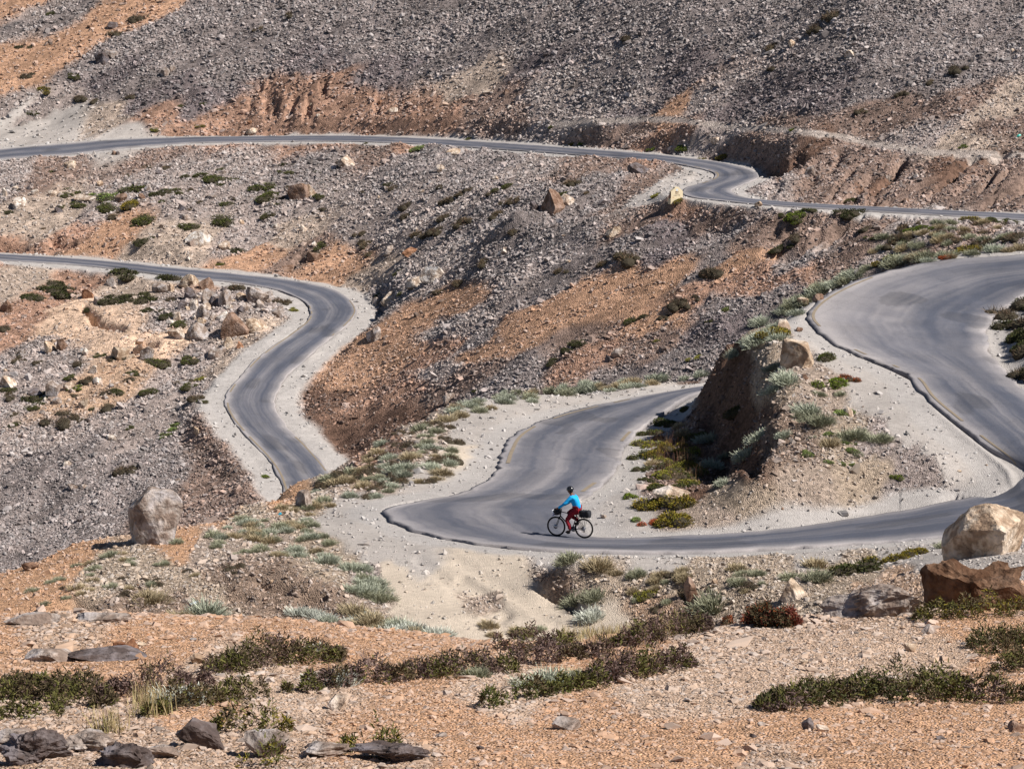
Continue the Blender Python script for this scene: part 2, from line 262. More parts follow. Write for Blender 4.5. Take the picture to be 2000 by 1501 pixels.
# ------------------------------------------------------------------ ground kinds (colour, stone cover, stone tone, roughness)
KIND = {
 'C':(lin(126,99,84), .2, 2, .24),
 'S':(lin(148,136,132), .68, 0, .14), 'D':(lin(128,116,115), .78, 0, .17), 'G':(lin(168,153,146), .5, 1, .12), 'B':(lin(150,127,115), .45, 2, .10),
 'K':(lin(124,98,84), .3, 2, .11), 'E':(lin(172,137,117), .3, 2, .14), 'O':(lin(194,154,126), .16, 2, .05), 'T':(lin(190,170,154), .2, 2, .08),
 'P':(lin(190,181,174), .05, 1, .02), 'L':(lin(212,196,178), .02, 2, .02), 'F':(lin(222,176,140), .10, 3, .05), 'H':(lin(194,163,138), .26, 3, .08),
 'M':(lin(190,170,150), .26, 2, .10), 'N':(lin(158,136,120), .34, 2, .16), 'Q':(lin(224,192,166), .12, 3, .04)}
PTS_FAR = """S 700 80;S 900 100;S 1100 80;S 500 60;S 450 150;S 350 120;S 270 160;S 600 30;S 1300 60;S 1500 50;S 1700 60;S 1900 60;D 1300 170;D 1450 200;D 1600 180;S 1750 150;S 1900 120;S 2000 80;D 1050 120
S 850 60;D 620 120;D 760 130;D 400 190;D 300 180;D 200 150;G 130 190;O 100 100;O 190 55;O 20 150;O 270 15;O 0 120;O 330 0;O 60 130;O 150 80;S 30 50;G 70 20;S 130 20;G 10 75;S 200 110;S 300 60;S 380 20;E 600 180;E 560 230;E 480 235;E 400 245;E 650 220
E 720 240;E 530 180;E 300 235;T 920 165;T 890 180;E 850 200;B 950 220;E 860 240;B 1000 230;G 1120 240;O 1320 205;O 1300 215;G 1370 190;B 1850 220;T 1960 200;B 1700 235;B 1950 250;T 1900 280;G 1800 270;S 1180 190;D 1230 220;G 1250 190;G 1050 200;B 1220 260;B 1150 265;G 1380 270;E 1300 270
B 1500 290;B 1450 280;B 1600 320;B 1700 330;K 1560 300;B 1800 350;B 1900 360;B 2000 360;K 1700 350;B 1650 380;K 1850 330;G 1500 360;P 50 245;P 0 265;P 150 255;P 250 263;P 90 268;P 20 232;P 1300 372;P 1285 378;G 0 215;T 200 235;P 100 225;G 60 230
B 100 335;G 30 350;B 300 310;G 300 330;G 200 400;G 400 400;G 400 340;T 100 425;T 30 430;O 200 480;E 100 480;E 0 470;O 500 505;O 620 500;T 300 470;T 350 500;G 600 400;G 500 450;B 700 300;S 650 320;S 800 340;G 800 380;G 800 450;S 950 330;G 1000 350;S 1000 420;B 1150 320;B 1250 370;S 1120 380
B 1250 430;E 1330 410;B 1400 420;S 1120 480;S 1050 460;D 1300 450;S 1230 500;B 1500 450;S 1400 460;B 1600 450;B 1700 450;G 1600 480;G 1800 440;B 1900 450;G 1980 460;G 700 450;G 900 500;S 950 540;G 850 560;S 740 600;O 830 600;O 760 640;O 900 590;S 860 640;G 920 620;O 700 730;O 780 690;E 850 680;G 860 730
K 650 830;K 620 780;E 700 800;K 750 850;E 800 760;B 900 740;O 950 680;S 940 660;O 1000 640;O 1080 600;O 1150 570;S 1060 560;G 1010 570;O 1220 530;D 1280 500;O 1300 540;S 1380 520;O 1430 510;E 1460 540;S 1430 590;E 1350 590;O 1300 620;D 1380 640;S 1330 690;B 1250 680;S 1200 720;E 1150 700;B 1100 700;S 1040 730
E 1480 560;S 1500 590;E 1540 540;D 1460 620;S 1560 500;B 1650 510;G 1720 490;B 600 500;T 560 470;T 680 560;O 640 540;O 60 0;O 230 30;O 0 90
T 50 530;E 150 540;T 250 560;E 60 600;Q 150 630;Q 120 610;Q 230 660;Q 300 660;G 400 600;G 330 620;T 500 630;G 540 600;G 50 700;H 200 750;G 100 720;G 100 850;S 100 900;G 300 830;S 300 900;S 300 950;S 100 950;S 100 1050;B 450 900;B 420 850;G 350 760;B 500 930;B 400 960;S 200 1000;G 380 700;T 460 700;E 30 640"""
PTS_MID = """T 948 1168;L 780 1120;L 820 1170;L 870 1212;L 1000 1150;L 1040 1180;L 1085 1212;L 985 1120;L 910 1115;L 1150 1228;L 960 1225;P 700 1020;P 800 1090;P 750 1060;L 850 1170;L 1000 1210;L 950 1140;P 1100 1095;P 1300 1097;P 1600 1082;P 1750 1070;L 900 930;P 860 960;P 930 850;L 930 890;P 1050 800;P 1250 762;P 1200 990;P 1225 930;P 1190 1030;T 500 1050;T 400 1070;M 300 1110;M 200 1120;F 50 1150;F 60 1130;F 150 1100;M 330 1140
F 350 1060;N 520 1140;N 600 1150;N 470 1130;N 560 1170;M 640 1110;M 620 1070;T 740 900;K 760 870;E 720 900;T 820 850;M 600 980;M 470 1010;N 660 1190;T 700 1170;G 720 1140;P 650 1030;N 330 1180;N 250 1190;M 400 1190;F 560 960;T 640 930;F 450 1000
M 1150 1130;N 1110 1150;N 1080 1140;M 1300 1150;M 1500 1130;M 1400 1115;M 1620 1130;M 1400 1170;H 1300 1190;M 1700 1115;H 1700 1150;H 1750 1130;L 1060 1150;L 1110 1185;M 1550 1170;M 1650 1190;N 1360 1180;P 1800 1065
T 1600 750;T 1550 720;M 1650 850;T 1550 950;M 1700 930;G 1780 960;P 1850 900;P 1760 830;P 1720 780;P 1650 710;G 1700 860;M 1500 990;T 1420 1020;G 1800 920;C 1400 800;C 1360 900;C 1420 850;C 1450 700;C 1430 760;C 1470 790;C 1400 720;B 1300 860;P 1590 640;M 1530 650;M 1500 700;M 1500 760;N 1540 840;N 1530 880;C 1470 900;T 1350 1030;M 1440 990;P 1540 1030;B 1280 930;C 1340 950
P 1600 580;P 1700 530;P 1900 500;P 2100 480;P 2000 760;B 2050 660;M 1500 640;G 1990 720"""
PTS_NEAR = """F 0 1230;F 300 1260;F 600 1250;Q 450 1300;F 800 1290;H 100 1230;F 200 1300;F 400 1400;Q 550 1370;F 900 1420;F 1100 1400;Q 1000 1370;F 700 1450;H 100 1450;H 300 1460;H 450 1430;H 200 1420;H 600 1450;F 950 1500;F 1200 1450;F 1400 1480;F 1600 1450;Q 1300 1350;Q 1400 1300
Q 1500 1260;Q 1700 1240;Q 1650 1290;F 1900 1230;Q 1850 1280;F 2000 1180;F 1800 1430;H 1500 1490;F 2000 1450;F 1950 1300;F 1200 1290;H 750 1470;F 1700 1500;H 1650 1200;H 1750 1185;M 1900 1110;M 1850 1090;N 1720 1170"""
def parse(s):
    L = [t.split() for t in s.replace('\n', ';').split(';')]
    return [t[0] for t in L], np.array([[float(t[1]), float(t[2])] for t in L])
sub = (slice(None, None, 2), slice(None, None, 2))
su, sv_, sY, sX = U_[sub], V_[sub], gYY[sub], gX[sub]
kc = np.zeros(su.shape + (3,), np.float32); kcov = np.zeros(su.shape, np.float32); krgh = np.zeros(su.shape, np.float32); kton = np.zeros(su.shape, np.float32); kpale = np.zeros(su.shape, np.float32)
# fall-line coordinates give the debris streaks their direction
fa = (su * .905 - sv_ * .425); fb = (su * .425 + sv_ * .905)
wu = su + 26*fbm(fa/120, fb/34, 3, 3) + 9*fbm(fa/26, fb/9, 3, 5); wv = sv_ + 16*fbm(fa/120, fb/34, 3, 9) + 7*fbm(fa/26, fb/9, 3, 11)
for lo, hi, s, asp in ((0, 52.5, PTS_NEAR, 2.2), (52.5, 140, PTS_MID, 1.3), (140, 999, PTS_FAR, 1.25)):
    ks, P = parse(s); m = (sY >= lo) & (sY < hi) ; xa, ya = wu[m], wv[m]
    if lo > 100: q = np.stack([(xa*.905 - ya*.425)*.42, (xa*.425 + ya*.905)*1.25], 1).astype(np.float32); P = np.stack([(P[:, 0]*.905 - P[:, 1]*.425)*.42, (P[:, 0]*.425 + P[:, 1]*.905)*1.25], 1)
    else: q = np.stack([xa, ya*asp], 1).astype(np.float32); P = P.copy(); P[:, 1] *= asp
    C_ = np.array([np.concatenate([KIND[k][0], [KIND[k][1], KIND[k][3], KIND[k][2], 1. if k in 'PL' else 0.]]) for k in ks])
    out = np.empty((len(q), 7), np.float32)
    for i in range(0, len(q), 30000):
        d = ((q[i:i+30000, None] - P[None]) ** 2).sum(-1) + 60
        d = d / d.min(1, keepdims=True); w_ = d ** -5.0; w_ /= w_.sum(1, keepdims=True); out[i:i+30000] = w_ @ C_
    kc[m] = out[:, :3]; kcov[m] = out[:, 3]; krgh[m] = out[:, 4]; kton[m] = out[:, 5]; kpale[m] = out[:, 6]
# debris streaks on the long slopes
far = sstep(150, 170, sY)
st = fbm(fa/260, fb/13, 4, 31)
mid_sl = far * (sY < 215) * (su > 640)
kcov = np.clip(kcov * (1 + st * (.9*far + 1.3*mid_sl)), 0, .8)
kc *= (1 + (st * .30 * far + fbm(sX/1.3, sY/1.3, 4, 77)*.12 + fbm(fa/60, fb/20, 3, 41)*.16*far)[..., None])
GAs, GYs = GA[::2], GY[::2]
def up(F): return bilin(F, gA, gYY, GAs, GYs)
tcol = up(kc); tcov = up(kcov); trgh = up(krgh); tton = up(kton); tpale = up(kpale)
# gravel verge of each road
vw = np.choose(np.clip(rid, 0, 2), [1.3, 2.5, 1.6]) + .5*fbm(gX/1.6, gYY/1.6, 3, 55) + np.choose(np.clip(rid,0,2), [0, .5, .3])*fbm(gX/7, gYY/7, 2, 57)
gv = (1 - sstep(vw*.6, vw, edge)) * (rid >= 0)
PC = lin(190, 183, 178)
tcol = tcol*(1-gv[..., None]) + PC*gv[..., None]; tcov = tcov*(1-gv) + .03*gv; trgh = trgh*(1-gv) + .015*gv; tpale = np.maximum(tpale, gv)
on = edge < .1
tcov[on] = 0
# old footpath cut across the upper slope
path = np.array([(1090,242),(1180,236),(1250,232),(1330,234),(1390,243),(1450,251),(1520,254),(1560,258),(1610,262),(1660,270),(1700,281),(1760,290),(1830,298),(1900,301),(2000,303),(2150,304)], float)
pd = np.full(U_.shape, 99., np.float32); farm = (gYY > 205) & (gYY < 285) & (U_ > 1050)
pu, pv = U_[farm], V_[farm]; dd = np.full(pu.shape, 99.)
for p, q in zip(path[:-1], path[1:]):
    e = q - p; L = (e**2).sum(); t = np.clip(((pu-p[0])*e[0] + (pv-p[1])*e[1])/L, 0, 1)
    dd = np.minimum(dd, np.hypot(pu-p[0]-t*e[0], (pv-p[1]-t*e[1])))
pd[farm] = dd; gp = 1 - sstep(4., 8.5, pd + 3*fbm(U_/20, V_/8, 2, 91))
gp = np.clip(gp, 0, 1)*.9
tcol = tcol*(1-gp[..., None]) + lin(190,176,166)*gp[..., None]; tcov = tcov*(1-gp) + .03*gp
# ------------------------------------------------------------------ relief noise
damp = sstep(0.0, 1.6, edge)
damp = np.where(rid >= 0, damp, 1)
wn_, wm_, wf_ = 1-sstep(48, 56, gYY), sstep(48, 56, gYY)*(1-sstep(125, 150, gYY)), sstep(125, 150, gYY)
def nz2(L, o, sd): return fbm(gX/L, gYY/L, o, sd)
rel = wn_*(nz2(2.2, 3, 101)*.22 + nz2(.35, 2, 103)*.07) + wm_*(nz2(3., 3, 105)*.22 + nz2(.6, 3, 107)*.14) + wf_*(nz2(9., 3, 109)*1.1 + nz2(2.2, 3, 113)*.55)
gul = fbm(fa.repeat(2,0).repeat(2,1)[:Z.shape[0], :Z.shape[1]]/180, fb.repeat(2,0).repeat(2,1)[:Z.shape[0], :Z.shape[1]]/16, 3, 61)
gw = 1 - sstep(8., 16., pd); damp = damp*(1-.9*gw)
Z = Z + damp*(rel*trgh*5.0 + gul*.45*sstep(170, 200, gYY)*np.clip(trgh*6, 0, 1))
# wheel ruts of the side track
def seg_cut(pts, width, depth, sharp=1.5, lo=52.5, hi=140):
    """lower (or raise) the ground in a band along a picture polyline"""
    global Z
    m = (gYY > lo) & (gYY < hi) & (U_ > min(p[0] for p in pts)-60) & (U_ < max(p[0] for p in pts)+60) & (V_ > min(p[1] for p in pts)-60) & (V_ < max(p[1] for p in pts)+60)
    u_, v_ = U_[m], V_[m]; dd = np.full(u_.shape, 999.)
    for p, q in zip(pts[:-1], pts[1:]):
        p = np.array(p, float); q = np.array(q, float); e = q-p; L = (e**2).sum(); t = np.clip(((u_-p[0])*e[0]+(v_-p[1])*e[1])/L, 0, 1)
        dd = np.minimum(dd, np.hypot(u_-p[0]-t*e[0], (v_-p[1]-t*e[1])*1.4))
    Z[m] -= depth*np.exp(-(dd/width)**(2*sharp))
seg_cut([(820,1095),(880,1140),(940,1190),(1010,1250)], 14, .05)
seg_cut([(905,1135),(950,1165),(985,1200)], 16, .10)
seg_cut([(900,1100),(990,1150),(1080,1215)], 14, .04)
# dark crumbling gullies above the upper road, and undercut banks
_g = np.exp(-((U_-610)/130)**2 - ((V_-190)/52)**2)*(gYY > 285)
Z -= _g*(1-gv)*np.clip(fbm(U_/17 + V_/60, V_/42, 3, 203)*2.6, 0, 1.6)*np.clip(edge/3, 0, 1)
_g = sstep(1480, 1540, U_)*sstep(296, 312, V_)*(gYY > 195)*(gYY < 250)
Z -= _g*np.clip(fbm((U_+V_*1.1)/26, V_/50, 3, 207)*2.2, 0, 1.1)*np.clip(edge/3, 0, 1)
for g in ([(1960,300),(1900,345),(1870,365)],[(1560,300),(1520,325),(1490,335)],[(1590,350),(1540,385)],[(1760,320),(1740,345)],[(1640,300),(1620,330)]):
    seg_cut(g, 11, .7, 1, 190, 250)
for g in ([(0,470),(45,476)],[(105,470),(140,474)],[(590,500),(560,520)],[(180,625),(235,640)],[(165,600),(185,615)],[(270,662),(300,668)]):
    seg_cut(g, 8, 1.5, 1, 205, 275)
for g in ([(1440,690),(1405,770),(1380,840)],[(1485,780),(1440,850),(1400,930)],[(1510,850),(1470,920)]): seg_cut(g, 13, .55, 1)
for g in ([(510,1135),(560,1150)],[(450,1172),(480,1166)],[(150,1185),(185,1190)],[(245,1190),(275,1200)],[(590,1170),(630,1165)],[(1055,1145),(1085,1165)],[(1100,1170),(1125,1190)],[(1330,1150),(1345,1175)]):
    seg_cut(g, 9, .45, 1)
def H(x, y): return bilin(Z, x / y, y, GA, GY)
def hit(u, v, ymin=20):
    """first ground point on the sight line through picture point u,v"""
    a = float(av(u, v)); s = float(sv(v)); ia = np.searchsorted(GA, a) - 1; t = (a - GA[ia])/(GA[ia+1]-GA[ia])
    col = Z[:, ia]*(1-t) + Z[:, ia+1]*t; dif = col - s*GY; dif = np.where(GY < ymin, -9, dif)
    idx = np.nonzero(dif >= 0)[0]
    if not len(idx): return None
    i = idx[0]
    if i > 0 and dif[i-1] < 0 and GY[i-1] >= ymin:
        f = -dif[i-1]/(dif[i]-dif[i-1]); Y = GY[i-1] + f*(GY[i]-GY[i-1])
    else: Y = GY[i]
    return Vector((a*Y, Y, s*Y))
def gnormal(p, e=.3):
    x, y = p[0], p[1]; e = max(.12, y*.002)
    hx = float(H(np.array(x+e), np.array(y)) - H(np.array(x-e), np.array(y))); hy = float(H(np.array(x), np.array(y+e)) - H(np.array(x), np.array(y-e)))
    return Vector((-hx/(2*e), -hy/(2*e), 1)).normalized()
# ------------------------------------------------------------------ materials
def newmat(name):
    m = bpy.data.materials.new(name); m.use_nodes = True; nt = m.node_tree; b = nt.nodes['Principled BSDF']
    b.inputs['Roughness'].default_value = .9; b.inputs['Specular IOR Level'].default_value = .15
    return m, nt, b
def N(nt, t, **kw):
    nd = nt.nodes.new(t)
    for k_, v_ in kw.items(): setattr(nd, k_, v_)
    return nd
def simple(name, rgb, rough=.7, spec=.3, metal=0, var=.0, scale=20):
    m, nt, b = newmat(name); b.inputs['Roughness'].default_value = rough; b.inputs['Specular IOR Level'].default_value = spec; b.inputs['Metallic'].default_value = metal
    c4 = tuple(rgb) + (1,)
    nz = N(nt, 'ShaderNodeTexNoise'); nz.inputs['Scale'].default_value = scale; tc = N(nt, 'ShaderNodeTexCoord'); nt.links.new(tc.outputs['Object'], nz.inputs['Vector'])
    mr = N(nt, 'ShaderNodeMapRange'); mr.inputs['To Min'].default_value = 1-max(var,.04); mr.inputs['To Max'].default_value = 1+max(var,.04); nt.links.new(nz.outputs[0], mr.inputs[0])
    mx = N(nt, 'ShaderNodeVectorMath', operation='SCALE'); mx.inputs[0].default_value = c4[:3]; nt.links.new(mr.outputs[0], mx.inputs['Scale']); nt.links.new(mx.outputs[0], b.inputs['Base Color'])
    return m
def ground_mat():
    m, nt, b = newmat('ground'); L = nt.links.new
    at = N(nt, 'ShaderNodeAttribute', attribute_name='col'); ap = N(nt, 'ShaderNodeAttribute', attribute_name='rub'); geo = N(nt, 'ShaderNodeNewGeometry')
    def vor(sc, out='Color', feat='F1'):
        v = N(nt, 'ShaderNodeTexVoronoi', feature=feat); v.inputs['Scale'].default_value = sc; v.inputs['Randomness'].default_value = 1; L(geo.outputs['Position'], v.inputs['Vector']); return v
    v1, v2 = vor(2.6), vor(9.)
    dist = N(nt, 'ShaderNodeSeparateXYZ'); L(geo.outputs['Position'], dist.inputs[0])
    nearf = N(nt, 'ShaderNodeMapRange'); nearf.inputs['From Min'].default_value = 90; nearf.inputs['From Max'].default_value = 160; L(dist.outputs['Y'], nearf.inputs[0])
    v3 = vor(28.)
    def pick(a_, b_):
        mm = N(nt, 'ShaderNodeMix', data_type='FLOAT'); L(nearf.outputs[0], mm.inputs[0]); L(a_, mm.inputs[2]); L(b_, mm.inputs[3]); return mm.outputs[0]
    def bw(o):
        s = N(nt, 'ShaderNodeSeparateColor'); L(o, s.inputs[0]); return s.outputs[0]
    big = pick(bw(v2.outputs['Color']), bw(v1.outputs['Color'])); small = pick(bw(v3.outputs['Color']), bw(v2.outputs['Color']))
    def rng(x, lo, hi):
        r = N(nt, 'ShaderNodeMapRange'); r.inputs['To Min'].default_value = lo; r.inputs['To Max'].default_value = hi; L(x, r.inputs[0]); return r.outputs[0]
    mul = N(nt, 'ShaderNodeMath', operation='MULTIPLY'); L(rng(big, .66, 1.34), mul.inputs[0]); L(rng(small, .8, 1.2), mul.inputs[1])
    mix1 = N(nt, 'ShaderNodeMix', data_type='FLOAT'); L(ap.outputs['Fac'], mix1.inputs[0]); mix1.inputs[2].default_value = 1; L(mul.outputs[0], mix1.inputs[3])
    nz = N(nt, 'ShaderNodeTexNoise'); nz.inputs['Scale'].default_value = .8; nz.inputs['Detail'].default_value = 6; L(geo.outputs['Position'], nz.inputs['Vector'])
    m2 = N(nt, 'ShaderNodeMath', operation='MULTIPLY'); L(mix1.outputs[0], m2.inputs[0]); L(rng(nz.outputs[0], .84, 1.16), m2.inputs[1])
    sc = N(nt, 'ShaderNodeVectorMath', operation='SCALE'); L(at.outputs['Color'], sc.inputs[0]); L(m2.outputs[0], sc.inputs['Scale']); L(sc.outputs[0], b.inputs['Base Color'])
    bp = N(nt, 'ShaderNodeBump'); bp.inputs['Strength'].default_value = .7; bp.inputs['Distance'].default_value = .12
    hmix = pick(v3.outputs['Distance'], v2.outputs['Distance']); hm = N(nt, 'ShaderNodeMath', operation='MULTIPLY'); L(hmix, hm.inputs[0]); L(ap.outputs['Fac'], hm.inputs[1]); 
    inv = N(nt, 'ShaderNodeMath', operation='MULTIPLY'); L(hm.outputs[0], inv.inputs[0]); inv.inputs[1].default_value = -1
    L(inv.outputs[0], bp.inputs['Height']); L(bp.outputs[0], b.inputs['Normal'])
    b.inputs['Specular IOR Level'].default_value = .05; return m
MG = ground_mat()
ALB = .78
V3 = np.stack([gX, gYY, Z], -1).reshape(-1, 3)
ny, na = Z.shape
idx = np.arange(ny*na).reshape(ny, na); F = np.stack([idx[:-1, :-1], idx[:-1, 1:], idx[1:, 1:], idx[1:, :-1]], -1).reshape(-1, 4)
fU = U_[:-1, :-1].ravel(); fV = V_[:-1, :-1].ravel(); fY = gYY[:-1, :-1].ravel(); fp = tpale[:-1, :-1].ravel(); fe = edge[:-1, :-1].ravel(); fgp = gp[:-1, :-1].ravel()
fO = (rid[:-1, :-1].ravel() >= 0) & (fe < 2.6)
lab = np.zeros(len(F), int)                                  # 0 hillside far, 1 near ridge, 2 plateau, 3 verges, 4 side track, 5 path
lab[fY < 130] = 2; lab[fY < 52.5] = 1
lab[(fp > .5) & fO] = 3
lab[(fp > .5) & (fY < 130) & ~fO] = 3
lab[(fp > .5) & (fY < 72) & (fY > 52.5) & (fe > 1.0)] = 4
lab[(fgp > .4)] = 5
RUB = np.clip(1 - tpale*.75, .2, 1)
for li, nm in enumerate(['hillside', 'foreground_ground', 'plateau_ground', 'gravel_verge', 'dirt_track', 'footpath']):
    f = F[lab == li]
    if not len(f): continue
    uq, inv_ = np.unique(f, return_inverse=True); me = np_mesh(nm, V3[uq], inv_.reshape(-1, 4), smooth=True)
    set_attr(me, 'col', (tcol.reshape(-1, 3)[uq]*ALB)); set_attr(me, 'rub', RUB.ravel()[uq], typ='FLOAT')
    tag(link(nm, me, MG), kind='structure')
# ------------------------------------------------------------------ asphalt ribbons
def asphalt_mat():
    m, nt, b = newmat('asphalt'); L = nt.links.new
    at = N(nt, 'ShaderNodeAttribute', attribute_name='col'); geo = N(nt, 'ShaderNodeNewGeometry')
    nz = N(nt, 'ShaderNodeTexNoise'); nz.inputs['Scale'].default_value = 14; nz.inputs['Detail'].default_value = 8; L(geo.outputs['Position'], nz.inputs['Vector'])
    mr = N(nt, 'ShaderNodeMapRange'); mr.inputs['To Min'].default_value = .86; mr.inputs['To Max'].default_value = 1.14; L(nz.outputs[0], mr.inputs[0])
    sc = N(nt, 'ShaderNodeVectorMath', operation='SCALE'); L(at.outputs['Color'], sc.inputs[0]); L(mr.outputs[0], sc.inputs['Scale']); L(sc.outputs[0], b.inputs['Base Color'])
    n5 = N(nt, 'ShaderNodeTexNoise'); n5.inputs['Scale'].default_value = 55; n5.inputs['Detail'].default_value = 3; L(geo.outputs['Position'], n5.inputs['Vector'])
    vc = N(nt, 'ShaderNodeTexVoronoi', feature='DISTANCE_TO_EDGE'); vc.inputs['Scale'].default_value = .55; ad = N(nt, 'ShaderNodeVectorMath', operation='ADD'); sn = N(nt, 'ShaderNodeVectorMath', operation='SCALE'); sn.inputs['Scale'].default_value = .5; L(nz.outputs['Color'], sn.inputs[0]); L(geo.outputs['Position'], ad.inputs[0]); L(sn.outputs[0], ad.inputs[1]); L(ad.outputs[0], vc.inputs['Vector'])
    ck = N(nt, 'ShaderNodeMapRange'); ck.inputs['From Min'].default_value = .004; ck.inputs['From Max'].default_value = .016; ck.inputs['To Min'].default_value = .84; L(vc.outputs[0], ck.inputs[0])
    m5 = N(nt, 'ShaderNodeMapRange'); m5.inputs['From Min'].default_value = .3; m5.inputs['From Max'].default_value = .7; m5.inputs['To Min'].default_value = .78; m5.inputs['To Max'].default_value = 1.22; L(n5.outputs[0], m5.inputs[0])
    k5 = N(nt, 'ShaderNodeMath', operation='MULTIPLY'); L(ck.outputs[0], k5.inputs[0]); L(m5.outputs[0], k5.inputs[1]); s5 = N(nt, 'ShaderNodeVectorMath', operation='SCALE'); L(sc.outputs[0], s5.inputs[0]); L(k5.outputs[0], s5.inputs['Scale']); L(s5.outputs[0], b.inputs['Base Color'])
    bp = N(nt, 'ShaderNodeBump'); bp.inputs['Strength'].default_value = .3; bp.inputs['Distance'].default_value = .02; L(nz.outputs[0], bp.inputs['Height']); L(bp.outputs[0], b.inputs['Normal'])
    b.inputs['Roughness'].default_value = .8; b.inputs['Specular IOR Level'].default_value = .2; return m
MA = asphalt_mat(); MY = simple('yellow_line_paint', lin(138,125,108), .8, .2, var=.2, scale=3)
def ribbon(nm, seed, dust):
    a, b, si, ts = ROADS[nm]; n_ = len(si); e = b - a; w_ = np.linalg.norm(e, axis=1)
    # ragged, broken edges
    for end, sd in ((0, seed), (1, seed+50)):
        j = (fbm(si/1.4, si*0+sd, 3, sd)*.16 + fbm(si/.42, si*0+sd, 3, sd+3)*.13 + .06)
        if end == 0: a2 = a + e/w_[:, None]*j[:, None]
        else: b2 = b - e/w_[:, None]*j[:, None]
    q = np.concatenate([[0, .03], np.linspace(.06, .94, 41), [.97, 1]]); m_ = len(q)
    P = a2[:, None]*(1-q[None, :, None]) + b2[:, None]*q[None, :, None]; P[..., 2] += .035 + .02*np.sin(np.pi*q)[None]
    ww = np.linalg.norm(b2-a2, axis=1)
    qq = q[None]*np.ones((n_, 1)); S = si[:, None]*np.ones((1, m_)); wm = np.clip(ww, 3, 8)[:, None]
    base = lin(91,94,106)*.80; pale = lin(176,169,168)*.80
    d0 = np.clip(qq*wm, 0, 9); d1 = np.clip((1-qq)*wm, 0, 9)
    edge_d = np.exp(-(np.minimum(d0, d1)/.55)**2)*.75*(.5+.5*(fbm(S/2, qq*3, 3, seed+5)+.8))
    tr = (np.exp(-((qq-.28)/.07)**2) + np.exp(-((qq-.72)/.07)**2))*-.10 + .20*np.exp(-((qq-.5)/.09)**2)*(fbm(S/9, qq*2, 3, seed+8)+.9)
    stre = fbm(S/7, qq*9, 4, seed+9)*.14 + fbm(S/5, qq*44, 3, seed+12)*.17 + fbm(S/.9, qq*14, 3, seed+14)*.08
    D = np.clip(edge_d + tr + stre + .08 + dust(ts[:, None]*np.ones((1, m_)), qq), 0, 1)
    C_ = base*(1-D[..., None]) + pale*D[..., None]
    C_ *= (1 + fbm(S/1.5, qq*5, 4, seed+20)*.14 - .22*(fbm(S/3.3, qq*2.4, 2, seed+30) > .42))[..., None]
    skirt = lambda row: np.concatenate([row[:, :2], row[:, 2:] - .30], 1)[:, None]
    P = np.concatenate([skirt(a2), P, skirt(b2)], 1); dk = np.tile(lin(70,66,70)*.7, (n_, 1))[:, None]; C_ = np.concatenate([dk, C_, dk], 1)
    mm = m_+2; ix = np.arange(n_*mm).reshape(n_, mm); Fq = np.stack([ix[:-1, :-1], ix[:-1, 1:], ix[1:, 1:], ix[1:, :-1]], -1).reshape(-1, 4)
    me = np_mesh('road', P.reshape(-1, 3), Fq, True); set_attr(me, 'col', C_.reshape(-1, 3)); o = link('road', me, MA); tag(o, kind='structure')
    return o
def yline(nm, parent, side, t0, t1, inset=.28, wid=.11, gap=None):
    a, b, si, ts = ROADS[nm]; e = b-a; w_ = np.linalg.norm(e, axis=1)[:, None]; e = e/w_
    P0 = (a + e*inset if side == 0 else b - e*(inset+wid)); P1 = P0 + e*wid
    qf = ((P0 + P1)/2 - a); qv = np.linalg.norm(qf, axis=1)/w_[:, 0]; lift = .035 + .02*np.sin(np.pi*np.clip(qv,0,1)) + .012
    P0 = P0.copy(); P1 = P1.copy(); P0[:, 2] += lift; P1[:, 2] += lift
    on_ = (ts >= t0) & (ts <= t1); gap = gap or int(t0*3+7)
    if gap is not None: on_ &= fbm(si/2.2, si*0+3, 2, gap) > -.25
    k_ = np.nonzero(on_[:-1] & on_[1:])[0]; V = []; Fq = []
    for i in k_:
        b0 = len(V); V += [P0[i], P1[i], P1[i+1], P0[i+1]]; Fq.append([b0, b0+1, b0+2, b0+3])
    if Fq:
        me = np_mesh('edge_line', V, Fq); link('edge_line', me, MY, parent)
def g(x, c_, w_): return np.exp(-((x-c_)/w_)**2)
r1 = ribbon('hairpin', 3, lambda t, q: .55*g(t, 5.4, 2.4)*(1-sstep(.12, .62, q+.12*fbm(t*3, q*6, 3, 4))) + .2*g(t, 8, 2.5)*(1-q) + .12*g(t, 29, 5)*sstep(.1, .6, q) + .3*g(t, 23, 3)*sstep(.86,1,q) + .12*g(t, 35,4) )
r2 = ribbon('sbend', 5, lambda t, q: .1*g(t, 19, 4) + .35*g(t, 18, 5)*(sstep(.22, .0, q)+sstep(.9,1,q)))
r3 = ribbon('upper', 9, lambda t, q: .05 + 0*q)
yline('hairpin', r1, 0, 4.2, 6.8, gap=5); yline('hairpin', r1, 0, 8, 17.8, inset=.3, gap=15); yline('hairpin', r1, 0, 32.5, 38, inset=.25, wid=.16); yline('hairpin', r1, 1, 34.5, 39.6, inset=.3, wid=.14)
yline('sbend', r2, 0, 9.5, 24, inset=.2, wid=.16); yline('sbend', r2, 1, 10, 14.5, inset=.2, wid=.14); yline('sbend', r2, 1, 20.5, 24, inset=.25, wid=.14)
yline('upper', r3, 0, 13.5, 18, inset=.3, wid=.2)
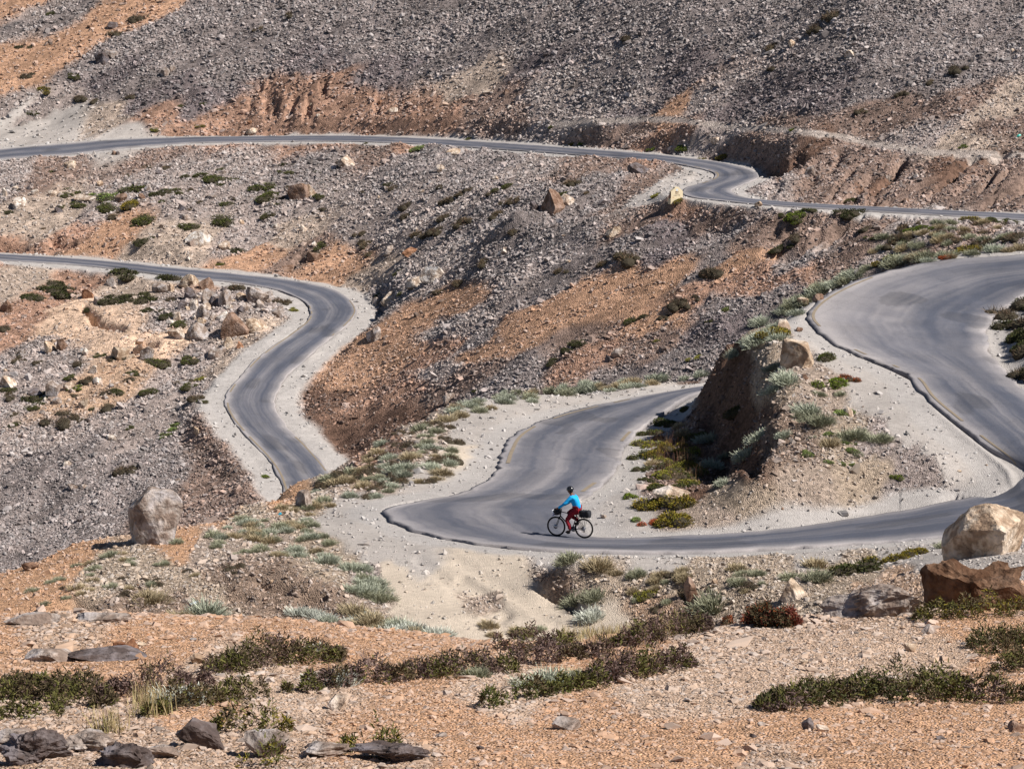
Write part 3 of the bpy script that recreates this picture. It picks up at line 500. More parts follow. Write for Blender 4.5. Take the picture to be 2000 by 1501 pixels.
# ------------------------------------------------------------------ loose stones (uncountable): instanced angular stones
def stone_mat():
    m, nt, b = newmat('stone'); L = nt.links.new
    at = N(nt, 'ShaderNodeAttribute', attribute_name='scol', attribute_type='INSTANCER'); geo = N(nt, 'ShaderNodeNewGeometry')
    nz = N(nt, 'ShaderNodeTexNoise'); nz.inputs['Scale'].default_value = 5; nz.inputs['Detail'].default_value = 4; L(geo.outputs['Position'], nz.inputs['Vector'])
    mr = N(nt, 'ShaderNodeMapRange'); mr.inputs['To Min'].default_value = .8; mr.inputs['To Max'].default_value = 1.2; L(nz.outputs[0], mr.inputs[0])
    sc = N(nt, 'ShaderNodeVectorMath', operation='SCALE'); L(at.outputs['Vector'], sc.inputs[0]); L(mr.outputs[0], sc.inputs['Scale']); L(sc.outputs[0], b.inputs['Base Color'])
    return m
MS = stone_mat()
def stone_tree():
    t = bpy.data.node_groups.new('loose_stones', 'GeometryNodeTree')
    t.interface.new_socket('Geometry', in_out='INPUT', socket_type='NodeSocketGeometry'); t.interface.new_socket('Geometry', in_out='OUTPUT', socket_type='NodeSocketGeometry')
    nn = t.nodes.new; L = t.links.new; gi = nn('NodeGroupInput'); go = nn('NodeGroupOutput'); jn = nn('GeometryNodeGeometryToInstance')
    for i in range(7):
        ico = nn('GeometryNodeMeshIcoSphere'); ico.inputs['Radius'].default_value = .5; ico.inputs['Subdivisions'].default_value = 1
        rv = nn('FunctionNodeRandomValue'); rv.data_type = 'FLOAT_VECTOR'; rv.inputs[0].default_value = (-.26,)*3; rv.inputs[1].default_value = (.26,)*3; rv.inputs['Seed'].default_value = 11+i
        sp = nn('GeometryNodeSetPosition'); L(ico.outputs[0], sp.inputs[0]); L(rv.outputs[0], sp.inputs['Offset'])
        sh = nn('GeometryNodeSetShadeSmooth'); sh.inputs['Shade Smooth'].default_value = False; L(sp.outputs[0], sh.inputs[0])
        sm = nn('GeometryNodeSetMaterial'); sm.inputs['Material'].default_value = MS; L(sh.outputs[0], sm.inputs[0]); L(sm.outputs[0], jn.inputs[0])
    iop = nn('GeometryNodeInstanceOnPoints'); L(gi.outputs[0], iop.inputs['Points']); L(jn.outputs[0], iop.inputs['Instance']); iop.inputs['Pick Instance'].default_value = True
    def attr(nm, dt):
        a = nn('GeometryNodeInputNamedAttribute'); a.data_type = dt; a.inputs[0].default_value = nm; return a.outputs[0]
    L(attr('var', 'INT'), iop.inputs['Instance Index']); L(attr('scl', 'FLOAT_VECTOR'), iop.inputs['Scale'])
    e2r = nn('FunctionNodeEulerToRotation'); L(attr('rot', 'FLOAT_VECTOR'), e2r.inputs[0]); L(e2r.outputs[0], iop.inputs['Rotation'])
    L(iop.outputs[0], go.inputs[0]); return t
ST = stone_tree()
BASE = .00078
def stones(name, y0, y1, label, cap, mult=1.0, flat=.6, base=BASE, lo=-.3, hi=.3, spread=.38, minc=0, vm=.22):
    n_ = int((hi-lo)*math.log(y1/y0)/base**2*1.15*mult)
    a = RNG.uniform(lo, hi, n_); y = np.exp(RNG.uniform(math.log(y0), math.log(y1), n_))
    cov = bilin(tcov, a, y, GA, GY); x = a*y
    if minc: cov = np.where(cov > minc, cov, 0)
    clump = np.clip(1 + 1.1*fbm(x/(.02*y), y/(.02*y)+np.floor(y), 2, 7) if False else 1 + .9*fbm(x/3, y/3, 3, 7), .15, 2)
    k_ = RNG.uniform(0, 1, n_) < cov*clump
    # keep only stones the slope shows (a stone behind a crest is left out)
    a, y, x = a[k_], y[k_], x[k_]; z = bilin(Z, a, y, GA, GY); col = bilin(tcol, a, y, GA, GY); n_ = len(a)
    hz = bilin(HOR, a, y, GA, GY); vis = (z/y) > hz - .012; a, y, x, z, col = a[vis], y[vis], x[vis], z[vis], col[vis]; n_ = len(a)
    sz = base*y*np.exp(RNG.normal(0, spread, n_)); sz *= np.where(RNG.uniform(0,1,n_) < .015, 1.8, 1)
    sz = np.minimum(sz, .8)
    me = bpy.data.meshes.new(name); me.vertices.add(n_)
    me.vertices.foreach_set('co', np.stack([x, y, z + sz*.12], 1).astype(np.float32).ravel())
    v_ = np.exp(RNG.normal(vm, .36, n_)); grey = col.mean(1, keepdims=True); tone = RNG.uniform(0, 1, (n_, 1))
    cc = (col*(1-.55*tone) + grey*np.array([1.02, .99, .98])*.55*tone)*v_[:, None]*ALB
    cc = np.maximum(cc, .02); cc *= np.minimum(1, .46/cc.max(1, keepdims=True))
    set_attr(me, 'scol', cc, typ='FLOAT_VECTOR'); set_attr(me, 'var', RNG.integers(0, 7, n_), typ='INT')
    set_attr(me, 'rot', np.stack([RNG.normal(0, .5 if flat > .5 else .16, n_), RNG.normal(0, .5 if flat > .5 else .16, n_), RNG.uniform(0, 6.28, n_)], 1), typ='FLOAT_VECTOR')
    fl = np.stack([RNG.uniform(.8, 1.4, n_), RNG.uniform(.7, 1.1, n_), RNG.uniform(flat*.7, flat*1.25, n_)], 1)
    set_attr(me, 'scl', fl*sz[:, None], typ='FLOAT_VECTOR')
    o = bpy.data.objects.new(name, me); COL.objects.link(o); md = o.modifiers.new('stones', 'NODES'); md.node_group = ST
    tag(o, label, cap, kind='stuff'); print(name, n_)
# running horizon (for every column, the steepest sight slope met so far)
S_ = Z/gYY; HOR = np.maximum.accumulate(S_, axis=0); HOR = np.concatenate([HOR[:1], HOR[:-1]], 0)
stones('scree_stones', 160, 372, 'loose grey and tan scree stones covering the far slopes', 'scree', 1.0)
stones('gravel_stones', 52, 125, 'loose tan stones scattered over the ground beside the near road', 'stones', .9, base=.0010)
stones('ground_stones', 21, 53, 'loose orange and grey stone chips on the near ridge', 'stones', .9, flat=.42, base=.00075, spread=.6)
stones('rubble_stones', 175, 300, 'bigger grey and pale rubble stones strewn over the far slopes', 'rubble', .035, base=.0018, spread=.35, minc=.38)
stones('shard_stones', 22, 52, 'bigger flat dark and tan shards strewn over the near ridge', 'shards', .06, flat=.35, base=.0024, spread=.4, vm=-.22)
# ------------------------------------------------------------------ words for where a thing stands
def where(u, v, Y):
    if Y > 140:
        vr = np.interp(u, [0,245,650,930,1300,1480,1481,2000], [290,272,266,276,306,340,395,418])
        if v < vr and not (u > 1300 and v > 300):
            if u < 280 and v > 195: return 'on the pale flat above the upper road'
            if u < 430: return 'on the orange streaked top left slope'
            if u < 780: return 'around the dark red gullies'
            if u < 1150: return 'on scree above the middle upper road'
            if u < 1480: return 'on scree above the milestone bend'
            return 'on scree above the footpath'
        if u > 1300 and v < 400: return 'on the brown bank below the footpath'
        if u > 1560 and v < 530: return 'on the bank behind the wide right bend'
        if v < 500 and u < 330: return 'on the left part of the rubble flat'
        if v < 530 and u < 680: return 'on the right part of the rubble flat'
        if v < 520 and u < 1010: return 'on the rubble slope below the upper road'
        if v < 520: return 'on the rubble slope below the milestone'
        if u > 700: return 'on the striped debris slope'
        if v < 640 and u < 330: return 'in the hollow below the lower far road'
        if v < 700 and u >= 330: return 'among the boulders inside the S-bend'
        if v < 700: return 'below the pale orange hollow'
        if v < 850: return 'on the stony ground left of the far S-bend'
        return 'on the grey scree below the far S-bend'
    if Y > 52.5:
        if u > 1900 and v < 760: return 'inside the wide bend at the right edge'
        if v > 1095 and u > 1000: return 'on the berm right of the dirt track'
        if v > 1060 and u < 900: return 'on the bank left of the dirt track'
        if u < 640: return 'around the standing boulder'
        if u < 905: return 'on the bank left of the gravel turnout'
        if v < 800 and u < 1385: return 'along the outer verge of the near road'
        if u < 1350 or (u < 1420 and v > 960): return 'at the foot of the shaded bank'
        if u < 1520 and v > 640: return 'on the shaded bank right of the near road'
        if v < 640: return 'on the rim of the wide right bend'
        return 'on the platform inside the right bend'
    if u < 700: return 'on the orange foreground at the left'
    if u < 1420: return 'on the orange foreground in the middle'
    return 'on the orange foreground at the right'
# ------------------------------------------------------------------ boulders
def rock_mat():
    m, nt, b = newmat('rock'); L = nt.links.new
    oi = N(nt, 'ShaderNodeObjectInfo'); tc = N(nt, 'ShaderNodeTexCoord'); geo = N(nt, 'ShaderNodeNewGeometry')
    off = N(nt, 'ShaderNodeVectorMath', operation='ADD'); L(tc.outputs['Object'], off.inputs[0]); L(oi.outputs['Random'], off.inputs[1])
    n1 = N(nt, 'ShaderNodeTexNoise'); n1.inputs['Scale'].default_value = 1.6; n1.inputs['Detail'].default_value = 8; n1.inputs['Roughness'].default_value = .65; L(off.outputs[0], n1.inputs['Vector'])
    n2 = N(nt, 'ShaderNodeTexNoise'); n2.inputs['Scale'].default_value = 7; n2.inputs['Detail'].default_value = 6; L(off.outputs[0], n2.inputs['Vector'])
    cr = N(nt, 'ShaderNodeValToRGB'); cr.color_ramp.elements[0].position = .42; cr.color_ramp.elements[0].color = (.58,.48,.40,1); cr.color_ramp.elements[1].position = .62; cr.color_ramp.elements[1].color = (1.12,1.12,1.12,1); L(n1.outputs[0], cr.inputs[0])
    e = cr.color_ramp.elements.new(.5); e.color = (.98, .91, .82, 1)
    mx = N(nt, 'ShaderNodeVectorMath', operation='MULTIPLY'); L(oi.outputs['Color'], mx.inputs[0]); L(cr.outputs[0], mx.inputs[1])
    mr = N(nt, 'ShaderNodeMapRange'); mr.inputs['From Min'].default_value = .3; mr.inputs['From Max'].default_value = .7; mr.inputs['To Min'].default_value = .72; mr.inputs['To Max'].default_value = 1.2; L(n2.outputs[0], mr.inputs[0])
    m3 = N(nt, 'ShaderNodeVectorMath', operation='SCALE'); L(mx.outputs[0], m3.inputs[0]); L(mr.outputs[0], m3.inputs['Scale']); m4 = N(nt, 'ShaderNodeVectorMath', operation='SCALE'); L(m3.outputs[0], m4.inputs[0]); L(m4.outputs[0], b.inputs['Base Color'])
    bp = N(nt, 'ShaderNodeBump'); bp.inputs['Strength'].default_value = .6; bp.inputs['Distance'].default_value = .12; L(n2.outputs[0], bp.inputs['Height'])
    vo = N(nt, 'ShaderNodeTexVoronoi', feature='DISTANCE_TO_EDGE'); vo.inputs['Scale'].default_value = 1.3; L(off.outputs[0], vo.inputs['Vector'])
    crk = N(nt, 'ShaderNodeMapRange'); crk.inputs['From Max'].default_value = .05; L(vo.outputs[0], crk.inputs[0]); ck2 = N(nt, 'ShaderNodeMapRange'); ck2.inputs['From Max'].default_value = .02; ck2.inputs['To Min'].default_value = .6; L(vo.outputs[0], ck2.inputs[0]); L(ck2.outputs[0], m4.inputs['Scale']); wv = N(nt, 'ShaderNodeVectorMath', operation='SCALE'); wv.inputs['Scale'].default_value = .7; L(n1.outputs['Color'], wv.inputs[0]); wa = N(nt, 'ShaderNodeVectorMath', operation='ADD'); L(off.outputs[0], wa.inputs[0]); L(wv.outputs[0], wa.inputs[1]); L(wa.outputs[0], vo.inputs['Vector'])
    bp2 = N(nt, 'ShaderNodeBump'); bp2.inputs['Strength'].default_value = .35; bp2.inputs['Distance'].default_value = .06; L(crk.outputs[0], bp2.inputs['Height']); L(bp.outputs[0], bp2.inputs['Normal']); L(bp2.outputs[0], b.inputs['Normal'])
    return m
MR = rock_mat()
TONE = {'g':lin(168,160,158),'p':lin(206,194,184),'t':lin(200,184,168),'b':lin(146,124,112),'d':lin(112,106,110),'r':lin(158,122,100),'w':lin(214,208,204)}
TONE['u'] = lin(118,94,78)
TNAME = {'u':'dark brown','g':'grey','p':'pale','t':'tan','b':'brown','d':'dark grey','r':'rusty orange','w':'whitish'}
def ico(sub):
    bm = bmesh.new(); bmesh.ops.create_icosphere(bm, subdivisions=sub, radius=1); V = np.array([v.co[:] for v in bm.verts]); F = np.array([[v.index for v in f.verts] for f in bm.faces]); bm.free(); return V, F
ICO = {k_: ico(k_) for k_ in (2, 3, 4, 5)}
def rock_mesh(seed, dims, sub=3, planes=(), n_pl=13, rough=.05):
    r = np.random.default_rng(seed); V, F = ICO[sub]; V = V.copy()
    pl = [(r.normal(0, 1, 3), r.uniform(.42, .74)) for _ in range(n_pl)] + [(np.array(p[:3], float), p[3]) for p in planes]
    for nr, d in pl:
        nr = nr/np.linalg.norm(nr); ov = V @ nr - d; V -= np.outer(np.maximum(ov, 0), nr)
    dirs = V/np.linalg.norm(V, axis=1, keepdims=True)
    dn = np.array([mnoise.fractal(Vector(v)*1.6 + Vector((seed, 0, 0)), .8, 2.1, 5) - .5*abs(mnoise.noise(Vector(v)*3.1 + Vector((0, seed, 0)))) for v in V])
    V += dirs*(dn*rough)[:, None]
    lo, hi = V.min(0), V.max(0); V = (V - (lo+hi)/2)/((hi-lo)/2)
    return np_mesh('boulder', V*np.array(dims)/2, F, False)
def rock(u, v, w_, h_, tone, label=None, group=None, seed=None, planes=(), sub=None, depth=.85, tilt=0, name='boulder', cat='boulder', sink=.38, rotz=None, rough=.05, ymin=20, n_pl=15, dimx=1.0):
    p = hit(u, v, ymin)
    if p is None: return None
    D_ = p.length; W_ = w_*D_/FPX; Hh = h_*D_/FPX; s_ = seed if seed is not None else int(u*7+v*13)
    sub = sub or (5 if w_ > 120 else 4 if w_ > 34 else 3 if w_ > 12 else 2)
    me = rock_mesh(s_, (W_*dimx, W_*depth, Hh*(1+sink)), sub, planes, n_pl, rough)
    o = link(name, me, MR); o.location = p + Vector((0, W_*depth*.42, 0)); o.location.z = p.z + Hh*(1-sink)*.5
    rr = random.Random(s_); o.rotation_euler = (0, math.radians(tilt), rr.uniform(-.4, .4) if rotz is None else rotz)
    t = TONE[tone]*rr.uniform(.9, 1.08); o.color = (*t, 1)
    if label is None:
        size = 'small' if w_ < 16 else 'medium' if w_ < 26 else 'large'
        wh = where(u, v, p.y); label = f'{size} {TNAME[tone]} rock {wh}'; group = f'{size} {TNAME[tone]} rocks {wh}'
    if name == 'boulder' and w_ < 26 and cat == 'boulder': o.name = 'rock'; cat = 'rock'
    tag(o, label, cat, group); return o
FR = (0, -1, -.25, .55)       # an undercut front face
HERO = [
 (300,1064,108,104,'g','huge standing pale grey boulder at the left crest of the plateau',dict(seed=5,planes=[(.12,-1,.3,.5),(-1,-.3,-.2,.66),(.1,0,1,.8),(1,0,.05,.74),(-.6,0,.9,.8),(.8,0,.9,.9)],n_pl=3,rough=.06,depth=.8,sink=.62)),
 (1938,1086,165,88,'t','big cream boulder with a shaded orange front beside the road at the right edge',dict(seed=12,planes=[(-.6,-1,-.28,.40),(-.02,-1,-.48,.44),(-.45,-.5,1,.50),(.35,-.4,1,.56),(-1,-.1,.9,.62)],n_pl=3,rough=.05,depth=.9,sink=1.15,rotz=0)),
 (1908,1192,205,88,'u','rugged rust brown rock outcrop below the big cream boulder',dict(seed=21,planes=[(-.7,-1,-.3,.34),(.0,-1,-.4,.40),(0,-.2,1,.42),(-1,0,.05,.72)],n_pl=5,rough=.2,depth=.5,sink=1.1,rotz=0,ymin=44)),
 (1710,1205,215,52,'g','long dark slanting slab left of the rust brown outcrop',dict(seed=31,planes=[(0,0,1,.5),(-.3,-.7,.6,.5)],n_pl=6,rough=.22,depth=.5,tilt=-13,sink=.9,ymin=40)),
 (1559,719,66,54,'t','orange boulder with a pale top on the platform left of the upright green shrub',dict(seed=41,planes=[(-.35,-1,-.08,.5),(1,-.1,.3,.7),(-1,0,.2,.75),(.2,0,1,.75)],n_pl=4,depth=.85)),
 (592,994,36,36,'g','grey and white boulder among sagebrush at the back crest',dict(seed=51)),
 (1555,1172,62,40,'t','tan wedge rock lying on the berm in front of the near road',dict(seed=61)),
 (1315,978,80,26,'p','flat pale rock slab among olive shrubs beside the near bend',dict(seed=71,depth=.5)),
 (1350,1178,28,52,'b','upright brown earth block on the berm',dict(seed=81,planes=[(0,-1,0,.5)])),
 (1600,592,24,18,'b','brown rock on the yellow line at the outer rim of the wide bend',{}),
 (1570,600,26,18,'t','tan rock beside the broken asphalt lip of the wide bend',{}),
 (1532,645,26,20,'p','pale pink rock behind the orange topped shrub on the platform',{}),
 (1677,540,18,14,'d','dark rock on the outer verge of the wide bend',{}),
 (1640,556,12,9,'d','small dark rock standing alone on the gravel of the wide bend',{}),
 (1562,648,14,9,'b','small brown stone right of the pale pink rock',{}),
 (1573,742,14,12,'b','small dark brown stone below the orange boulder',{}),
 (1658,812,22,18,'p','pale pointed rock beside low plants in the middle of the platform',{}),
 (1178,1012,16,8,'w','white stone in front of the dark gravel heap by the cyclist',{}),
 (1078,420,56,50,'b','big pyramid boulder with pale right side on the rubble slope',dict(seed=91,planes=[(-.5,-.8,.35,.4),(.8,-.2,.8,.5),(-.9,0,.5,.6)],n_pl=4)),
 (1106,402,34,22,'p','pale boulder behind the pyramid boulder',{}),(1043,412,20,18,'d','dark rock left of the pyramid boulder',{}),
 (584,392,48,34,'b','large reddish brown boulder on the rubble flat',dict(seed=101,planes=[(-.4,-1,0,.5)])),(606,384,24,24,'t','tan boulder leaning on the large reddish brown boulder',{}),
 (674,326,40,22,'p','whitish rounded boulder below the upper road',{}),(388,480,62,30,'w','broad white boulder above the lower far road',dict(seed=111)),(436,490,28,18,'p','pale boulder right of the broad white boulder',{}),
 (1249,342,42,24,'d','dark blue grey boulder below the shoulder of the upper road',{}),(1200,462,26,24,'t','tan leaning rock with a long shadow below the milestone',dict(tilt=35)),(885,305,28,14,'t','tan flat boulder just under the upper road',{}),
 (848,548,56,28,'w','white blocky boulder on the debris slope above the S-bend',dict(seed=121)),(812,562,42,22,'p','pale boulder in front of the white blocky boulder',{}),(760,592,38,22,'p','pale boulder right of the outer verge of the S-bend',{}),(737,596,20,16,'g','grey boulder nearest the outer verge of the S-bend',{}),
 (729,668,32,30,'g','grey boulder with a long shadow on the striped debris slope',dict(seed=131,planes=[(-.6,-.8,0,.45)])),(1205,700,28,22,'g','blue grey boulder on the debris slope above the near verge',{}),(1190,707,16,14,'d','dark rock touching the blue grey boulder',{}),
 (875,788,26,20,'g','grey boulder above the back crest sagebrush',{}),(981,500,26,14,'w','whitish tilted slab in the middle of the debris slope',dict(tilt=-25)),(800,500,40,16,'r','orange flat boulder on the rubble slope',{}),(760,498,26,18,'g','grey split boulder left of the orange flat boulder',{}),
 (197,126,30,24,'d','dark boulder with a long shadow at the top left',dict(planes=[(-.6,-1,0,.4)])),(216,116,30,18,'g','grey boulder touching the dark boulder at the top left',{}),(322,150,20,18,'g','grey block on the scree at the upper left',{}),(335,140,14,12,'g','grey block behind the block on the upper left scree',{}),
 (220,57,22,14,'d','dark rock on the orange streak at the top left',{}),(491,264,28,14,'t','tan boulder on the upper edge of the upper road',{}),(135,330,26,16,'t','orange tan boulder on the slope under the left end of the upper road',{}),(222,303,10,9,'b','brown stone on the gravel verge of the upper road',{}),(229,303,8,8,'d','dark stone touching the brown stone on the verge',{}),
 (310,342,16,10,'d','dark stone on the rubble flat under the upper road',{}),(37,408,26,22,'w','white boulder at the left edge of the rubble flat',{}),(235,396,24,18,'b','brown boulder on the rubble flat',{}),(165,395,50,14,'p','pale low boulder on the rubble flat',{}),(103,384,22,12,'p','pale tapered boulder at the left of the rubble flat',{}),(8,385,12,18,'w','upright white rock at the left frame edge',{}),
 (355,412,16,12,'d','dark block in the middle of the rubble flat',{}),(360,430,22,12,'g','grey split rock in the middle of the rubble flat',{}),(415,388,24,8,'g','flat grey rock on the rubble flat',{}),(276,390,14,12,'b','small brown upright rock on the rubble flat',{}),
 (768,222,26,12,'p','pale flat rock on the right of the red gullies',{}),(955,184,24,8,'p','pale flat rock on the tan patch above the upper road',{}),(990,184,14,10,'b','brown rock on the tan patch above the upper road',{}),(996,214,12,8,'w','small white rock above the upper road',{}),
 (1662,114,26,16,'p','whitish boulder on the upper right scree',{}),(1548,92,16,14,'t','tan rock at the end of an orange streak on the scree',{}),(1398,284,16,16,'p','pale upright rock above the upper road bend',{}),(1582,345,20,20,'g','grey boulder with a long shadow on the brown bank',{}),(1600,352,12,10,'g','grey stone right of the bank boulder',{}),
 (1735,352,14,10,'g','grey rock in the middle of the brown bank',{}),(1790,348,14,10,'g','grey rock at the right of the brown bank',{}),(1482,405,16,12,'t','tan stone on the lower verge of the upper road',{}),(1622,409,8,6,'g','grey stone on the verge below the upper road',{}),(1770,396,14,9,'b','brown stone at the foot of the brown bank',{}),
 (366,562,42,26,'t','tan topped boulder at the top of the boulder pile by the lower far road',dict(seed=141,planes=[(0,-1,-.3,.5)])),(402,566,30,24,'b','brown boulder at the upper right of the boulder pile',{}),(312,573,32,20,'g','grey boulder at the upper left of the boulder pile',{}),(333,570,14,16,'t','narrow tan rock in the boulder pile',{}),
 (368,585,28,24,'d','dark shaded boulder in the middle of the boulder pile',{}),(411,598,44,34,'g','biggest mottled grey boulder of the pile',dict(seed=151,planes=[(0,-1,.5,.5)])),(438,598,26,32,'g','grey upright boulder right of the biggest mottled boulder',{}),(470,586,22,14,'t','tan wedge rock in the boulder pile',{}),
 (502,593,46,32,'g','broad grey boulder at the right of the boulder pile',dict(seed=161,planes=[(-.5,-1,-.2,.5)])),(355,605,20,18,'d','dark tooth shaped rock left of the pile',{}),(398,622,30,26,'g','grey boulder below the biggest mottled boulder',{}),(345,628,16,18,'p','pale rock beside a green cushion',{}),
 (456,662,56,50,'b','big brown boulder with a pale ridge inside the S-bend',dict(seed=171,planes=[(-.5,-.9,.1,.5),(.5,-.5,.9,.6)],n_pl=5)),(500,648,44,24,'t','tan flat boulder right of the big brown boulder',{}),(385,666,46,34,'g','mottled grey boulder left of the big brown boulder',dict(seed=181)),(345,664,38,24,'p','pale boulder left of the mottled grey boulder',{}),
 (445,682,22,24,'t','tan upright rock by the inner verge of the S-bend',{}),(468,680,14,14,'r','rusty rock by the inner verge of the S-bend',{}),(422,700,36,20,'g','blue grey block at the lower end of the boulder pile',{}),(97,692,24,26,'t','cream boulder paired with a brown one at the left',{}),(120,685,22,24,'b','brown boulder paired with a cream one at the left',{}),
 (232,706,38,28,'t','cream boulder below the orange hollow',{}),(268,694,20,22,'b','brown boulder right of the cream boulder below the hollow',{}),(287,704,28,28,'g','grey brown round boulder below the orange hollow',{}),(170,583,24,18,'r','rusty boulder with white edge near the dark cushions',{}),(188,594,16,16,'g','grey pointed rock near the dark cushions',{}),(216,560,24,18,'g','grey boulder under the green shrub by the lower far road',{}),
 (15,760,36,26,'p','pale boulder at the left edge below the hollow',{}),(103,774,32,28,'g','grey pillar boulder on the stony ground at the left',{}),(68,776,34,18,'d','dark boulder pile left of the grey pillar boulder',{}),(162,798,22,20,'t','cream block on the stony ground',{}),(133,764,24,16,'p','pale slab right of the grey pillar boulder',{}),(10,612,28,26,'b','brown boulder at the left frame edge',{}),
 (384,850,14,18,'t','upright rock with a long shadow beside the S-bend',{}),(130,910,20,10,'w','white rock on the lower left scree',{}),(215,860,26,10,'w','whitish flat rock on the left scree',{}),(140,958,20,12,'g','grey rock on the lower left scree',{}),(158,1018,18,12,'d','dark rock on the lower left scree',{}),(60,1112,34,14,'b','brown rock at the lower edge of the left scree',{}),(560,534,28,16,'b','round brown boulder beside the lower far road',{}),
 (372,508,18,10,'w','white stone on the upper verge of the lower far road',{}),(330,502,12,10,'p','pale stone above the lower far road',{}),(612,512,30,20,'b','brown undercut lump above the lower far road',{}),
 (385,1462,92,56,'d','dark rounded boulder in the lower left foreground',dict(seed=191,planes=[(-.2,-1,-.1,.5)],rough=.1)),(520,1480,90,52,'g','pale grey layered rock in the lower foreground',dict(seed=201,depth=.5)),(60,1492,150,62,'d','dark grey jagged outcrop at the lower left corner',dict(seed=211,depth=.7,rough=.3)),(165,1470,110,34,'g','grey layered outcrop right of the corner outcrop',dict(seed=213,depth=.7,rough=.25)),(235,1498,120,40,'d','dark jagged slab at the bottom edge left',dict(seed=221,depth=.6,rough=.25)),(310,1480,90,22,'g','thin grey slab left of the dark rounded boulder',dict(seed=223,depth=.8,rough=.2)),(30,1452,90,22,'g','low grey slab behind the corner outcrop',dict(seed=227,depth=.8,rough=.2)),(640,1478,90,20,'g','low grey slab right of the layered rock',dict(seed=229,depth=.8,rough=.2)),
 (90,1292,95,18,'g','smooth grey slab at the left of the foreground',dict(seed=231,depth=.8)),(205,1290,150,16,'d','dark flat slab right of the smooth grey slab',dict(seed=241,depth=.6)),(256,1276,26,28,'r','rusty pointed stone standing on the dark flat slab',{}),(385,1296,30,18,'t','cream stone on the orange ground left of the long shrub',{}),(455,1280,26,14,'w','white stone just behind the long shrub',{}),
 (660,1386,48,26,'p','pale rounded rock in the middle foreground',{}),(1105,1424,50,18,'g','grey shard cluster stone on the orange ground',{}),(1815,1238,30,18,'g','blue grey stone below the rust brown outcrop',{}),(1780,1272,26,14,'t','tan stone on the orange ground at the right',{}),(760,1492,160,34,'d','dark undercut slab below the small olive mat',dict(seed=251,depth=.6,rough=.22)),
 (1578,1424,26,20,'d','dark pointed shard right of the middle foreground',{}),(1608,1428,28,12,'p','pale shard beside the dark pointed shard',{}),(1985,1428,30,18,'b','brown shard near the right edge of the foreground',{}),(60,1222,110,20,'g','weathered grey slab at the left end of the foreground ridge',dict(seed=261,depth=.5,ymin=30)),(200,1214,110,14,'g','thin grey slab behind the left ridge top',dict(seed=271,depth=.5,ymin=30)),
]
for q in HERO: rock(q[0], q[1], q[2], q[3], q[4], q[5], **q[6])
# further loose rocks, by area
def in_poly(x, y, P):
    c_ = False; j = len(P)-1
    for i in range(len(P)):
        if (P[i][1] > y) != (P[j][1] > y) and x < (P[j][0]-P[i][0])*(y-P[i][1])/(P[j][1]-P[i][1])+P[i][0]: c_ = not c_
        j = i
    return c_
def scatter(P, n_, seed, dmin=6):
    r = random.Random(seed); xs = [p[0] for p in P]; ys = [p[1] for p in P]; out = []; tries = 0
    while len(out) < n_ and tries < n_*60:
        tries += 1; x, y = r.uniform(min(xs), max(xs)), r.uniform(min(ys), max(ys))
        if in_poly(x, y, P) and all(abs(x-a_)+1.5*abs(y-b_) > dmin for a_, b_ in out): out.append((x, y))
    return out, r
for P, n_, tones, w0, w1 in [
  ([(0,370),(250,340),(640,330),(680,480),(420,490),(0,440)], 60, 'ggppdtw', 7, 20), ([(700,330),(1000,330),(1150,400),(1000,500),(700,520)], 46, 'ggpdtb', 7, 18),
  ([(330,550),(560,590),(560,640),(440,700),(320,650)], 120, 'ggptdw', 9, 28), ([(0,650),(330,700),(400,700),(380,760),(200,800),(0,800)], 60, 'ggpdtw', 7, 22),
  ([(1150,400),(1500,430),(1400,560),(1000,620),(900,600)], 22, 'gptd', 6, 13), ([(0,20),(900,0),(2000,0),(2000,220),(1200,220),(300,200)], 30, 'gpdt', 6, 12), ([(560,180),(760,200),(760,255),(430,255)], 26, 'trpb', 6, 14),
  ([(0,820),(380,820),(400,960),(0,1060)], 16, 'gwpd', 7, 14), ([(1640,700),(1950,920),(1850,950),(1500,1010),(1560,800)], 26, 'tpgb', 5, 12), ([(1060,1110),(1700,1110),(1600,1200),(1150,1210)], 34, 'tpgb', 6, 15), ([(100,1110),(520,1060),(700,1150),(300,1190)], 24, 'tpb', 6, 13),
  ([(0,1230),(600,1240),(600,1290),(0,1300)], 22, 'gdtr', 8, 24), ([(0,1420),(900,1420),(1000,1495),(0,1495)], 36, 'gdprt', 8, 30), ([(1000,1400),(2000,1400),(2000,1498),(1000,1498)], 30, 'gdrp', 8, 22), ([(1450,1240),(1900,1240),(1900,1300),(1400,1320)], 18, 'rgdt', 6, 16)]:
    pts, r = scatter(P, int(n_*.36), int(P[0][0]+P[1][1]+n_), 9)
    for u, v in pts:
        k_ = (r.random()**1.8); w_ = w0 + (w1-w0)*k_; rock(u, v, w_, w_*r.uniform(.45, .85) if v < 1215 else w_*r.uniform(.2, .5), r.choice(tones))
# ------------------------------------------------------------------ plants
def leaf_mat():
    m, nt, b = newmat('foliage'); L = nt.links.new
    at = N(nt, 'ShaderNodeAttribute', attribute_name='lc'); oi = N(nt, 'ShaderNodeObjectInfo')
    mx = N(nt, 'ShaderNodeVectorMath', operation='MULTIPLY'); L(oi.outputs['Color'], mx.inputs[0]); L(at.outputs['Vector'], mx.inputs[1]); L(mx.outputs[0], b.inputs['Base Color'])
    b.inputs['Roughness'].default_value = .85; return m
ML = leaf_mat()
def quads(P, D, S, wd, ln):
    """tapered blades: base P, direction D, side S"""
    a = P - S*wd[:, None]; b = P + S*wd[:, None]; c_ = P + D*ln[:, None] + S*wd[:, None]*.45; d = P + D*ln[:, None] - S*wd[:, None]*.45
    V = np.stack([a, b, c_, d], 1).reshape(-1, 3); F = np.arange(len(V)).reshape(-1, 4); return V, F
